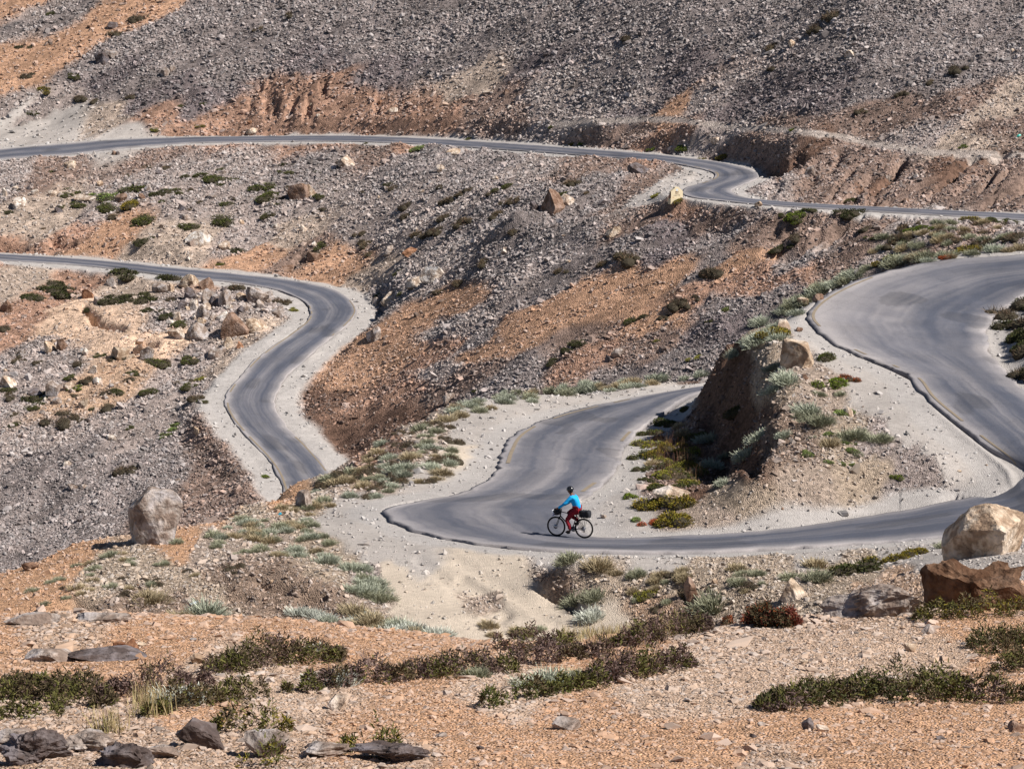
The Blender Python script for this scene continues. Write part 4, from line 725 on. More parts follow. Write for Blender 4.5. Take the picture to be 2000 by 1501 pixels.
def unit(a): return a/np.maximum(np.linalg.norm(a, axis=-1, keepdims=True), 1e-6)
def plant_mesh(kind, seed):
    r = np.random.default_rng(seed)
    if kind == 'sage':                                       # upright silvery tufts
        n_ = 1000; t = r.uniform(0, 6.283, n_); rad = np.sqrt(r.uniform(0, 1, n_))*.42
        cx = rad*np.cos(t); cy_ = rad*np.sin(t)*.9; k_ = r.integers(0, 9, n_); off = r.normal(0, .16, (9, 2)); cx += off[k_, 0]; cy_ += off[k_, 1]
        hgt = (.62 - .42*(rad/.42)**2)*r.uniform(.5, 1.1, n_)
        P = np.stack([cx*.8, cy_*.8, hgt*.25], 1); D = unit(np.stack([cx*1.1, cy_*1.1, .55 + r.uniform(0, .5, n_)], 1) + r.normal(0, .22, (n_, 3)))
        S = unit(np.cross(D, r.normal(0, 1, (n_, 3)))); V, F = quads(P, D, S, r.uniform(.007, .015, n_), hgt*r.uniform(.5, .9, n_))
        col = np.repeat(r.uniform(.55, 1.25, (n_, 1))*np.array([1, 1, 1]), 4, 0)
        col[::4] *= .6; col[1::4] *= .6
    else:
        n_ = 1500 if kind == 'cushion' else 620
        k_ = 5; cen = r.normal(0, .24, (k_, 3))*[1, 1, 0] + [0, 0, 0]; rd = r.uniform(.24, .40, k_); j = r.integers(0, k_, n_)
        d = unit(r.normal(0, 1, (n_, 3))); d[:, 2] = np.abs(d[:, 2]); rr = r.uniform(.72 if kind == 'cushion' else .35, 1.04, n_)
        P = cen[j] + d*rd[j, None]*rr[:, None]*np.array([1, 1, .85]); D = unit(d + r.normal(0, .55, (n_, 3)) + [0, 0, .35]); S = unit(np.cross(D, r.normal(0, 1, (n_, 3))))
        if kind == 'cushion': V, F = quads(P, D, S, r.uniform(.010, .022, n_), r.uniform(.035, .08, n_))
        else: V, F = quads(P*.85, D, S, r.uniform(.006, .013, n_), r.uniform(.10, .26, n_))
        col = np.repeat(r.uniform(.5, 1.35, (n_, 1))*np.array([1, 1, 1])*(1 + r.normal(0, .08, (n_, 3))), 4, 0)
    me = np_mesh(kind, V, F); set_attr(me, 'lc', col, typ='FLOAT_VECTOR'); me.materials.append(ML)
    core = None
    if kind != 'sage':
        V2, F2 = ICO[2]; VV = []; FF = []
        for i in range(k_): VV.append(V2*rd[i]*np.array([.82, .82, .66]) + cen[i]); FF.append(F2 + i*len(V2))
        core = np_mesh('dark_core', np.concatenate(VV), np.concatenate(FF), False); core.materials.append(MC)  # solid dark domes filling the inside of the leaf shell
    return me, core
MC = simple('dark_core_fill', (.06, .05, .035), .95, .05, var=.3, scale=9)  # dark fill colour of the inner domes
PM = {k_: [plant_mesh(k_, 10+i) for i in range(6)] for k_ in ('sage', 'cushion', 'twig')}
PCOL = {'g':lin(88,92,48),'G':lin(112,128,44),'d':lin(72,74,44),'o':lin(136,122,48),'y':lin(150,146,64),'b':lin(122,104,82),'B':lin(104,90,74),'s':lin(196,200,178),'S':lin(220,222,208),'k':lin(178,178,150),'r':lin(150,84,48),'R':lin(196,104,66),'t':lin(196,178,144),'l':lin(134,150,86)}
PNAME = {'g':'green cushion shrub','G':'bright green cushion shrub','d':'dark green cushion shrub','o':'olive shrub','y':'yellow green shrub','b':'dry brown shrub','B':'dark twiggy shrub','s':'grey green sagebrush','S':'silvery sagebrush','k':'dull green sagebrush','r':'rust red low plant','R':'orange red low plant','t':'dry straw coloured tuft','l':'light green low plant'}
PKIND = {'g':'cushion','G':'cushion','d':'cushion','o':'cushion','y':'cushion','b':'twig','B':'twig','s':'sage','S':'sage','k':'sage','r':'cushion','R':'cushion','t':'sage','l':'cushion'}
def plant(u, v, w_, c_, hr=None, label=None, ymin=20, yext=None):
    p = hit(u, v, ymin)
    if p is None: return
    if edge_at(p) < .25: return
    r = random.Random(int(u*31+v*17)); W_ = w_*p.length/FPX*1.12; kd = PKIND[c_]; hr = hr or {'sage': .66, 'cushion': .62 if p.y > 140 else .85, 'twig': .85}[kd]
    lf, core = PM[kd][r.randrange(6)]
    nm = {'sage': 'sagebrush', 'cushion': 'cushion_shrub', 'twig': 'dry_shrub'}[kd] if c_ != 't' else 'tussock'; 
    if kd == 'sage': o = bpy.data.objects.new(nm, lf); root = o
    else:
        o = bpy.data.objects.new(nm, lf); root = o
        if core and w_ > 10:
            s_ = bpy.data.objects.new('dark_core', core); s_.parent = root; COL.objects.link(s_)
    COL.objects.link(o)
    root.location = p + Vector((0, W_*.25, 0)); root.location.z = float(H(np.array(root.location.x), np.array(root.location.y))) - .02*W_
    n_ = gnormal(root.location, max(.3, W_*.4)); q = Vector((0, 0, 1)).rotation_difference(Vector((n_.x*.55, n_.y*.55, 1)).normalized())
    root.rotation_mode = 'QUATERNION'; root.rotation_quaternion = q @ Quaternion((0, 0, 1), r.uniform(0, 6.28)); root.scale = (W_, W_, W_*hr)
    o.color = (*(PCOL[c_]*r.uniform(.82, 1.15)*.9), 1)
    size = 'tiny' if w_ < 14 else 'small' if w_ < 24 else 'medium' if w_ < 40 else 'large'
    wh = where(u, v, p.y); tag(root, label or f'{size} {PNAME[c_]} {wh}', 'tussock' if c_ == 't' else 'shrub' if kd != 'sage' else 'sagebrush', None if label else f'{size} {PNAME[c_]}s {wh}')
    return root
def edge_at(p): 
    ia = min(max(np.searchsorted(GA, p.x/p.y), 0), len(GA)-1); iy = min(max(np.searchsorted(GY, p.y), 0), len(GY)-1); return edge[iy, ia]
FARP = """g143152 22;o080177 24;g065222 18;y301254 15;o387247 13;g399203 11;g352206 11;d038093 20;d105026 26;B270040 30;b224067 24;B048150 24;B154194 22;b184199 17;B256189 18;b563028 24;b509056 18
d553322 22;g563336 18;g388341 28;g458350 18;b325327 16;g434329 16;g270371 42;l206387 44;d301380 28;g340373 26;g413352 36;g430360 18;g511368 36;g518390 40;g528380 24;g157401 26;o255402 44;g434399 22;g203413 34;b224424 26;g276436 42;d017415 18;g521423 22;d280478 26;d462492 26;g434434 44;g126381 22;g150378 22;g367443 30;g623480 22;B612495 20
g916269 13;g1079247 14;g986364 26;d762360 18;g713278 12;l822290 24;o1119282 16;G1135282 14;G1276290 16;G1333291 20;b968420 30;b867427 26;b912434 30;b877392 28;b902378 22;B793404 24;b811462 28;B856451 26;b993395 24;b1112359 28;g1105378 26;b713479 22;B1227075 24;y1283380 20;G1327388 12
B1629035 36;B1594059 28;b1506094 25;B1510133 18;B1867136 26;B1762184 20;b1685217 18;b1818161 18;o1415306 24;o1375308 13;G1330287 13;G1337293 13;G1547252 13;G1886285 13;g1667390 22;d1667423 46;G1559425 30;G1545432 24;g1583409 18;g1527420 14;G1779448 24;G1800446 22;g1778467 20;g1706464 16;o1895429 32;g1932427 26;g1963436 26;o1905492 50;B1776416 26;B1695444 22;B1555465 32;d1527486 30;b1982465 38
d229536 50;d329544 38;d056580 36;d100571 50;d135583 34;d213592 44;d247581 28;d289587 46;d290606 24;d317605 18;d329616 25;d171611 20;g350632 28;B332585 26;B037691 22;B010641 22;g138737 20;G150756 20;B210798 34;B119830 44;B145817 22;g304712 36;g287765 28;g371705 30;d063782 38;B245921 38;G518929 18;y395739 18;l336838 22;l328850 18;l345828 16;y577604 18;b550590 28;b462563 28;g192695 18;g259730 22;b171744 24;y430515 13;d120566 40
d779532 24;g739576 15;g783571 16;b895555 22;b856571 18;b1091534 22;b1227513 40;b1178516 22;b944515 26;d1133674 32;d1108683 22;d1079707 24;d1259618 18;g1231627 22;B1301618 16;y1283665 11;B1332597 32;g930761 11;B1391541 46;B1331599 28;B1356581 16;G1419604 16;g1389625 13"""
for t in FARP.replace('\n', ';').split(';'):
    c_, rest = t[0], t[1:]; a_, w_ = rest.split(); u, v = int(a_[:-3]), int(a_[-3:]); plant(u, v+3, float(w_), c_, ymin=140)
MIDP = """g1587564 22;o1739515 34;g1732504 18;R1853502 24;o1524653 44;g1613700 38;G1629749 42;r1657741 28;g1554606 20;y1363695 20;G1752932 17
g1311828 44;g1338798 24;g1272845 34;y1275868 38;o1287892 46;y1317918 38;g1263914 26;g1257935 20;G1233968 26;o1270990 56;o1335988 54;o1320022 0;o1320020 0;R1275022 0;l1242014 22;d1440802 42
s1386861 42;s1437705 34;s1395912 46;s1458893 54;s1485855 44;s1509765 38;k1416896 22;s1416943 36;s1482672 56;s1520662 40;s1488635 40;s1539750 56;s1509720 34;s1581806 50;s1533851 30;k1600830 54;k1570815 40;t1620870 40;k1665855 54;k1718862 44;l1650808 34;k1600770 24;k1640770 20
o1752090 0;k1596132 58;t1596104 50;k1548130 40;k1388192 74;t1440112 38;k1842066 34;y1266165 34;t1200120 30;k1240125 40;t1170112 60;k1110104 50;t1290125 34;k1160175 50;S1155210 56;k1120195 44;t1330130 36;k1480122 30;t1650110 34"""
for t in MIDP.replace('\n', ';').split(';'):
    c_, rest = t[0], t[1:]; a_, w_ = rest.split()
    if w_ == '0': continue
    u, v = int(a_[:-3]), int(a_[-3:])
    if c_+rest in ('k1596132 58','t1596104 50','k1548130 40','k1388192 74','t1440112 38','k1842066 34','y1266165 34','t1200120 30','k1240125 40','t1170112 60','k1110104 50','t1290125 34','k1160175 50','S1155210 56','k1120195 44','t1330130 36','k1480122 30','t1650110 34','l1242014 22'): v += 1000
    plant(u, v+4, float(w_), c_, ymin=52)
for u, v, w_, c_, l in [(1320,1022,64,'o','biggest olive shrub at the foot of the shaded bank'),(1275,1022,28,'R','orange red plant left of the biggest olive shrub'),(1752,1094,50,'o','olive shrub between the road and the cream boulder'),(1797,1082,44,'o','orange tinged olive shrub touching the cream boulder'),(1672,1118,74,'d','long dark green cushion on the berm'),
                        (1625,1112,20,'t','straw tuft beside the long dark green cushion'),(345,1062,30,'k','sagebrush at the right foot of the standing boulder'),(285,1180,62,'t','straw coloured tussock on the left bank'),(400,1208,78,'s','grey sagebrush beside the littered bottle'),(350,1215,50,'t','straw tuft left of the grey sagebrush')]:
    plant(u, v, w_, c_, label=l, ymin=52)
for P, n_, cs, w0, w1, ym in [
  ([(990,770),(1370,734),(1370,744),(1000,792),(890,818),(880,796)], 40, 'skst', 20, 36, 60), ([(880,800),(892,860),(870,935),(760,968),(640,992),(560,1003),(650,930),(720,884),(800,836)], 80, 'skktstBb', 17, 38, 60),
  ([(400,1042),(560,990),(620,1012),(660,1040),(640,1092),(500,1094),(430,1092)], 50, 'kskt', 16, 36, 60), ([(630,1100),(700,1100),(770,1190),(700,1170)], 16, 'ssk', 30, 50, 60), ([(520,1200),(700,1203),(860,1250),(840,1262),(640,1225)], 20, 'SSst', 34, 60, 53),
  ([(0,1160),(150,1085),(380,1075),(520,1110),(300,1150),(60,1200)], 32, 'kktB', 14, 30, 60), ([(1640,566),(1710,530),(1690,525),(1560,590),(1480,650),(1450,690),(1490,660)], 30, 'ssk', 22, 40, 90), ([(1740,525),(2000,494),(2000,488),(1740,512)], 22, 'kst', 24, 44, 90),
  ([(1750,430),(2000,440),(2000,484),(1760,505),(1700,500)], 46, 'kkBbt', 16, 30, 140), ([(1255,860),(1330,820),(1400,900),(1380,950),(1280,970)], 26, 'obygt', 24, 40, 70), ([(1560,840),(1720,860),(1740,900),(1560,930)], 12, 'kl', 12, 22, 60), ([(1200,1110),(1500,1110),(1600,1190),(1250,1200)], 20, 'ktB', 16, 36, 60),
  ([(1960,600),(2060,580),(2060,760),(1985,700)], 16, 'dB', 40, 60, 60), ([(0,330),(660,320),(660,470),(0,450)], 26, 'gbB', 9, 16, 140), ([(700,340),(1150,380),(1000,520),(700,520)], 16, 'bB', 10, 20, 140), ([(0,700),(400,700),(400,850),(0,850)], 26, 'gbB', 12, 24, 140), ([(950,1210),(1100,1235),(1050,1262),(960,1262)], 5, 'tk', 26, 40, 52)]:
    pts, r = scatter(P, n_, int(P[0][0]*3+P[1][1]+n_), 12)
    for u, v in pts: plant(u, v, r.uniform(w0, w1), r.choice(cs), ymin=ym)
# ---- creeping juniper mats and tufts of the near ridge: each its own footprint
def mat_shrub(path_, th, cols, label, dens=3.2, hgt=.36):
    P0 = [hit(u, v) for u, v in path_]; P0 = [p for p in P0 if p is not None]
    r = np.random.default_rng(int(path_[0][0]+path_[0][1]*3)); L_ = sum((P0[i+1]-P0[i]).length for i in range(len(P0)-1)); Dm = P0[0].length
    thm = th/FPX*Dm; n_ = int((L_+thm)*(thm*2.6)*1500*dens); org = P0[len(P0)//2].copy()
    k_ = max(6, int(L_/.28)); tt = np.linspace(0, len(P0)-1, k_); Pc = np.array([list(P0[min(int(t), len(P0)-2)].lerp(P0[min(int(t), len(P0)-2)+1], t-min(int(t), len(P0)-2))) for t in tt])
    rb = thm*r.uniform(.6, 1.15, k_)*(.55 + .45*np.sin(np.pi*np.linspace(.08, .92, k_))); Pc[:, 1] += r.normal(0, thm*.6, k_)
    j = r.integers(0, k_, n_); an = r.uniform(0, 6.283, n_); q = np.sqrt(r.uniform(0, 1, n_))
    x = Pc[j, 0] + np.cos(an)*q*rb[j]*1.5; y = Pc[j, 1] + np.sin(an)*q*rb[j]*4.8
    zg = bilin(Z, x/y, y, GA, GY); dome = np.sqrt(np.clip(1-q*q, 0, 1)); lump = .55 + .9*vnoise(x/.12, y/.12, 5)
    top = hgt*rb[j]/thm*dome*lump; z = zg + top*np.where(r.uniform(0, 1, n_) < .7, r.uniform(.75, 1.05, n_), r.uniform(.1, .8, n_))
    kp = vnoise(x/.22, y/.3, 21) > .30; x, y, z, an, q = x[kp], y[kp], z[kp], an[kp], q[kp]; n_ = len(x)
    P = np.stack([x, y, z], 1) - np.array(org); D = unit(np.stack([np.cos(an)*q*.8, np.sin(an)*q*.8, .45+0*q], 1) + r.normal(0, .55, (n_, 3))); S = unit(np.cross(D, r.normal(0, 1, (n_, 3))))
    V, F = quads(P, D, S, r.uniform(.006, .013, n_), r.uniform(.03, .08, n_))
    cs = np.array([PCOL[c_] for c_ in cols])*.9; zone = np.clip((vnoise(x/.5, y/.5, 9)*len(cols)*.999), 0, len(cols)-1).astype(int); rndz = r.integers(0, len(cols), n_); zone = np.where(r.uniform(0, 1, n_) < .3, rndz, zone)
    col = cs[zone]*r.uniform(.45, 1.35, (n_, 1)); me = np_mesh('shrub_mat', V, F); set_attr(me, 'lc', np.repeat(col, 4, 0), typ='FLOAT_VECTOR')
    o = link('creeping_shrub', me, ML); o.location = org; o.color = (1, 1, 1, 1); tag(o, label, 'shrub')
MAT = PCOL['p1'] = lin(108,88,82); PCOL['p2'] = lin(96,84,62); PCOL['p3'] = lin(98,96,52); PCOL['p4'] = lin(118,98,92); PCOL['p5'] = lin(140,80,66)
for a_ in [
 ([(420,1312),(490,1300),(570,1290),(655,1288)],26,['p1','p2','p3','p1'],'long purple brown creeping shrub on the orange ground left of the middle'),
 ([(610,1345),(700,1335),(800,1325),(900,1318),(990,1310)],24,['p1','p2','p4','p3'],'long low creeping shrub running across the middle foreground'),
 ([(975,1268),(1050,1266),(1115,1262)],13,['p2','p3','p1'],'thin dark creeping shrub at the lip below the dirt track'),
 ([(1010,1300),(1100,1290),(1180,1280)],17,['p1','p2','p4'],'purple brown creeping shrub under the thin dark one at the lip'),
 ([(1200,1262),(1270,1255),(1340,1240),(1372,1232)],22,['p1','p2','p1','p3'],'purple dark creeping shrub right of the dry grass at the lip'),
 ([(0,1362),(70,1360),(150,1362),(205,1375)],34,['p1','p2','p3','p2'],'broad dark creeping shrub at the left edge of the foreground'),
 ([(215,1355),(300,1350),(400,1342)],22,['p1','p4','p2'],'purple creeping shrub next to the broad dark one at the left'),
 ([(290,1398),(380,1380),(470,1366),(560,1352)],13,['p3','p2','p3'],'narrow green creeping shrub sloping up from the left'),
 ([(0,1405),(60,1402),(110,1398)],14,['p3','p2'],'small olive creeping shrub at the left edge under the broad one'),
 ([(955,1380),(1020,1368),(1100,1352)],15,['p3','g','p2'],'dark green tongue of creeping shrub in the middle foreground'),
 ([(1130,1345),(1200,1332),(1270,1318),(1350,1302)],18,['p2','p3','p1'],'brown green creeping shrub rising to the right in the middle foreground'),
 ([(1505,1385),(1580,1372),(1660,1362),(1750,1358),(1840,1358),(1930,1362),(2030,1360)],40,['p3','d','p2','p3','p4'],'largest dark green creeping shrub across the right foreground'),
 ([(1915,1270),(1960,1262),(2020,1258)],24,['p3','d','p2'],'dark green creeping shrub at the right edge above the largest one'),
 ([(1955,1312),(2020,1300)],20,['d','p2','p3'],'small dark creeping shrub between the two big ones at the right edge'),
 ([(1420,1222),(1480,1220),(1545,1222)],12,['p5','p2','r'],'reddish creeping shrub on the ridge lip right of the middle'),
 ([(1800,1212),(1870,1206),(1950,1200),(2020,1196)],15,['p3','p2','o'],'olive creeping shrub at the foot of the rust brown outcrop'),
 ([(675,1470),(720,1464),(770,1466)],14,['o','p3','p3'],'small olive creeping shrub on the dark undercut slab'),
 ([(420,1432),(480,1428),(560,1432)],12,['o','p3','p2'],'olive creeping shrub right of the dark rounded boulder'),
 ([(480,1495),(560,1492)],12,['p3','o'],'olive creeping shrub at the bottom edge')]:
    mat_shrub(*a_)
for u, v, w_, c_, l in [(650,1342,84,'S','silvery sagebrush growing out of the long low creeping shrub'),(1070,1345,96,'s','largest grey green sagebrush in the middle foreground'),(1180,1330,66,'S','silvery sagebrush right of the largest one in the foreground'),(350,1378,92,'S','whitish sagebrush in the left foreground'),(932,1322,56,'k','dull sagebrush left of the largest one in the foreground'),(1120,1330,60,'k','dull sagebrush between the two large foreground sages'),(620,1272,44,'S','pale sagebrush behind the long purple brown shrub')]:
    plant(u, v, w_, c_, label=l, ymin=24)
# ---- dry grass (uncountable blades)
def grass(name, polys, n_, h0, h1, cols, label, ym):
    P = []; r = random.Random(5)
    for poly, k_ in polys:
        pts, _ = scatter(poly, k_, int(poly[0][0]), 0)
        for u, v in pts:
            p = hit(u, v, ym)
            if p is not None: P.append(p)
    P = np.array([list(p) for p in P]); P = np.repeat(P, n_, 0); q = np.random.default_rng(3); m_ = len(P)
    P[:, :2] += q.normal(0, .06, (m_, 2)); P[:, 2] = bilin(Z, P[:, 0]/P[:, 1], P[:, 1], GA, GY); D = unit(q.normal(0, .22, (m_, 3)) + [0, 0, 1]); S = unit(np.cross(D, q.normal(0, 1, (m_, 3))))
    V, F = quads(P, D, S, q.uniform(.003, .006, m_), q.uniform(h0, h1, m_)); me = np_mesh(name, V, F)
    cs = np.array([lin(*c_) for c_ in cols])[q.integers(0, len(cols), m_)]*q.uniform(.7, 1.15, (m_, 1)); set_attr(me, 'lc', np.repeat(cs*.85, 4, 0), typ='FLOAT_VECTOR')
    o = link(name, me, ML); o.color = (1, 1, 1, 1); tag(o, label, 'grass', kind='stuff')
grass('dry_grass', [([(1090,1236),(1250,1230),(1370,1215),(1330,1240),(1200,1258),(1090,1256)], 240), ([(260,1370),(330,1355),(330,1400),(270,1400)], 40), ([(180,1425),(250,1420),(240,1435)], 16)], 9, .10, .30, [(186,164,122),(160,150,100),(200,180,140)], 'dry straw coloured grass along the near lip', 24)
grass('bank_grass', [([(1270,860),(1340,840),(1400,930),(1330,950),(1270,930)], 60)], 10, .25, .6, [(120,84,72),(150,120,90)], 'dry reddish grass at the foot of the shaded bank', 60)
# ------------------------------------------------------------------ road-side milestone
MST = simple('cream_paint', lin(216,200,168), .8, .2, var=.08, scale=3); MRD = simple('dark_red_paint', lin(96,44,42), .8, .2); MTX = simple('brown_lettering', lin(88,58,48), .8, .1)
def prism(name, outline, y0, y1, mat, parent, bev=0):
    bm = bmesh.new(); a = [bm.verts.new((x, y0, z)) for x, z in outline]; b = [bm.verts.new((x, y1, z)) for x, z in outline]
    bm.faces.new(a); bm.faces.new(b[::-1]); n_ = len(a)
    for i in range(n_): bm.faces.new((a[i], b[i], b[(i+1) % n_], a[(i+1) % n_]))
    bmesh.ops.recalc_face_normals(bm, faces=bm.faces)
    if bev: bmesh.ops.bevel(bm, geom=bm.edges[:], offset=bev, segments=2, affect='EDGES')
    me = bpy.data.meshes.new(name); bm.to_mesh(me); bm.free(); return link(name, me, mat, parent)
pm = hit(1322, 392, 140); Dm = pm.length; px = Dm/FPX; pm.z += .02
ms = bpy.data.objects.new('milestone', None); COL.objects.link(ms); ms.location = pm; ms.rotation_euler = (0, 0, math.radians(24)); ms.scale = (1, 1, 1)
w2, hb, hs, ht = 13.2*px, 4.2*px, 17.5*px, 26*px
prism('base', [(-w2*1.08, -.3), (w2*1.08, -.3), (w2*1.08, hb), (-w2*1.08, hb)], -.05, .45, MST, ms, .01)
prism('slab', [(-w2, hb+.003), (w2, hb+.003), (w2, hs), (w2*.42, ht-.1), (w2*.3, ht), (-w2*.3, ht), (-w2*.42, ht-.1), (-w2, hs)], 0, .30, MST, ms, .012)
prism('side_panel', [(-w2-.006, hb+.02), (-w2-.006+.004, hb+.02), (-w2-.002, hs-.03), (-w2-.006, hs-.03)], .02, .28, MRD, ms)
cr = bpy.data.curves.new('letters', 'FONT')
def text(s_, z, size, parent, mat=MTX):
    cu = bpy.data.curves.new('lettering', 'FONT'); cu.body = s_; cu.size = size; cu.extrude = .004; cu.align_x = 'CENTER'; cu.offset = size*.02
    o = bpy.data.objects.new('lettering', cu); COL.objects.link(o); dg = bpy.context.evaluated_depsgraph_get(); me = bpy.data.meshes.new_from_object(o.evaluated_get(dg)); bpy.data.objects.remove(o)
    me.materials.clear(); oo = link('lettering', me, mat, parent); oo.location = (0, -.004, z); oo.rotation_euler = (math.pi/2, 0, 0); return oo
text('BRO', hb+11*px, 3.8*px, ms)
# the lines below are too worn to read: short painted strokes as in the photograph
def strokes(name, x0, x1, z, hgt, n_, sd, mat):
    r = random.Random(sd); bm = bmesh.new()
    for i in range(n_):
        xa = x0 + (x1-x0)*(i+.1)/n_; xb = x0 + (x1-x0)*(i+.78)/n_
        for (a, b, c_, d) in ((xa, z, xa+(xb-xa)*.3, z+hgt), (xa, z+(hgt*.8 if r.random() < .5 else 0), xb, z+(hgt if r.random() < .5 else hgt*.25))):
            if d-b < .01: d = b+.02
            bmesh.ops.create_cube(bm, size=1, matrix=Matrix.Translation(((a+c_)/2, -.003, (b+d)/2)) @ Matrix.Diagonal((abs(c_-a), .006, abs(d-b), 1)))
    me = bpy.data.meshes.new(name); bm.to_mesh(me); bm.free(); link(name, me, mat, ms)
strokes('lettering', -4*px, 4*px, hb+8*px, 1.6*px, 5, 1, MTX); strokes('lettering', -7.5*px, 0*px, hb+5*px, 1.6*px, 5, 2, MTX); strokes('lettering', 1.2*px, 7.5*px, hb+5*px, 1.6*px, 4, 3, MTX)
MOR = simple('faded_orange_paint', lin(198,128,72), .8, .2); strokes('lettering', -9.8*px, -5.2*px, hb+1.2*px, 1.6*px, 3, 4, MOR); strokes('lettering', 7*px, 9.2*px, hb+1.0*px, 1.6*px, 1, 5, MOR)
bm = bmesh.new(); bmesh.ops.create_circle(bm, cap_ends=True, radius=2.2*px, segments=24); me = bpy.data.meshes.new('emblem'); bmesh.ops.solidify(bm, geom=bm.faces[:], thickness=.01); bm.to_mesh(me); bm.free()
em = link('emblem', me, simple('pale_blue_paint', lin(196,206,214), .7, .2), ms); em.location = (0, -.004, hb+16.4*px); em.rotation_euler = (math.pi/2, 0, 0)
tag(ms, 'cream gabled milestone with worn brown lettering at the bend of the upper road', 'milestone')
plant(1327, 396, 16, 'o', label='olive tuft growing at the front of the cream milestone', ymin=140)
# ------------------------------------------------------------------ bicycle
MBK = simple('black_paint', (.012,.012,.014), .35, .5); MRB = simple('black_rubber', (.014,.013,.013), .8, .2); MAL = simple('brushed_metal', (.45,.45,.47), .35, .5, metal=.8); MBG = simple('black_bag_fabric', (.02,.021,.026), .75, .3, var=.3, scale=8)
def tube(bm, a, b, r0, r1=None, seg=10):
    a, b = Vector(a), Vector(b); r1 = r0 if r1 is None else r1; d = (b-a); q = d.to_track_quat('Z', 'Y').to_matrix().to_4x4()
    bmesh.ops.create_cone(bm, cap_ends=True, segments=seg, radius1=r0, radius2=r1, depth=d.length, matrix=Matrix.Translation((a+b)/2) @ q)
def torus(bm, c_, R_, r_, n_=56, m_=8, sy=1.0):
    vs = []
    for i in range(n_):
        t = 2*math.pi*i/n_; row = []
        for j in range(m_):
            s_ = 2*math.pi*j/m_; rr = R_ + r_*math.cos(s_); row.append(bm.verts.new((c_[0]+rr*math.cos(t), c_[1]+r_*sy*math.sin(s_), c_[2]+rr*math.sin(t))))
        vs.append(row)
    for i in range(n_):
        for j in range(m_): bm.faces.new((vs[i][j], vs[(i+1) % n_][j], vs[(i+1) % n_][(j+1) % m_], vs[i][(j+1) % m_]))
def bobj(name, fn, mat, parent, smooth=True, origin=None):
    bm = bmesh.new(); fn(bm); bmesh.ops.recalc_face_normals(bm, faces=bm.faces); me = bpy.data.meshes.new(name)
    for f in bm.faces: f.smooth = smooth
    bm.to_mesh(me); bm.free(); return link(name, me, mat, parent)
rear = hit(1140.5, 1050.5, 60); front_ = hit(1095.5, 1046.5, 60)
def road_z(p):      # top of the asphalt under a point
    a, b, si, ts = ROADS['hairpin']; cc = (a+b)/2; i = int(np.argmin(((cc[:, :2]-np.array([p.x, p.y]))**2).sum(1))); e = b[i]-a[i]; q = np.clip(((p.x-a[i, 0])*e[0]+(p.y-a[i, 1])*e[1])/(e[0]**2+e[1]**2), 0, 1)
    return a[i, 2]+e[2]*q+.035+.02*math.sin(math.pi*q)
def hit_road(u, v):
    a_, s_ = float(av(u, v)), float(sv(v)); Y = 74.0
    for _ in range(40):
        z = road_z(Vector((a_*Y, Y, 0))); Y += (z/s_ - Y)*.5
    return Vector((a_*Y, Y, s_*Y))
rear, front_ = hit_road(1141, 1050.5), hit_road(1095.5, 1046.8)
print('BIKE', rear, front_, (front_-rear).length)
hd = (front_-rear); hd.normalize(); side = Vector((0, 0, 1)).cross(hd).normalized(); upv = hd.cross(side).normalized()
WB = 1.06; SCB = max(.85, min(1.25, (front_-rear).length/WB))
BM = Matrix.Translation(rear) @ Matrix((hd, side, upv)).transposed().to_4x4() @ Matrix.Diagonal((SCB, SCB, SCB, 1))
bk = bpy.data.objects.new('bicycle', None); COL.objects.link(bk); bk.matrix_world = BM
tag(bk, 'black touring bicycle with thin wheels ridden along the near bend', 'bicycle')
def wheel(cx):
    c0 = (cx, 0, .35)
    def spk(bm):
        tube(bm, (cx, -.05, .35), (cx, .05, .35), .022)
        for i in range(28):
            t = 2*math.pi*i/28; tube(bm, (cx+.02*math.cos(t+.5), .03*(1 if i % 2 else -1), .35+.02*math.sin(t+.5)), (cx+.31*math.cos(t), 0, .35+.31*math.sin(t)), .0013, seg=4)
        bmesh.ops.create_cone(bm, cap_ends=True, segments=24, radius1=.08, radius2=.08, depth=.004, matrix=Matrix.Translation((cx, .055, .35)) @ Matrix.Rotation(math.pi/2, 4, 'X'))
    w_ = bobj('wheel', spk, MAL, bk); bobj('tyre', lambda bm: torus(bm, c0, .330, .024), MRB, w_); bobj('rim', lambda bm: torus(bm, c0, .303, .013, sy=.9), MBK, w_)
wheel(0); wheel(WB)
def frame(bm):
    bb, sc_, ht_, hb_ = (.44, 0, .29), (.27, 0, .80), (.86, 0, .88), (.90, 0, .74)
    tube(bm, bb, sc_, .017); tube(bm, sc_, ht_, .016); tube(bm, bb, hb_, .021); tube(bm, ht_, hb_, .021)
    for s_ in (-1, 1): tube(bm, (0, s_*.065, .35), (.42, s_*.03, .29), .010); tube(bm, (0, s_*.065, .35), (.27, s_*.02, .78), .008)
    tube(bm, sc_, (.235, 0, .95), .014)
bobj('frame', frame, MBK, bk)
def fork(bm):
    for s_ in (-1, 1): tube(bm, (.915, s_*.05, .70), (WB, s_*.055, .35), .014, .009)
    tube(bm, (.915, -.06, .70), (.915, .06, .70), .018)
bobj('fork', fork, MBK, bk)
def bars(bm):
    tube(bm, (.86, 0, .88), (.85, 0, .98), .015); tube(bm, (.85, 0, .98), (.93, 0, .99), .015); tube(bm, (.93, -.21, .99), (.93, .21, .99), .013)
    for s_ in (-1, 1):
        P_ = [(.93, .21), (1.0, .985), (1.03, .94), (1.01, .88), (.93, .86)]
        pts_ = [(.93, s_*.21, .99), (1.00, s_*.22, .985), (1.04, s_*.225, .94), (1.01, s_*.23, .88), (.93, s_*.23, .865)]
        for p, q in zip(pts_[:-1], pts_[1:]): tube(bm, p, q, .014)
bobj('handlebar', bars, MBK, bk)
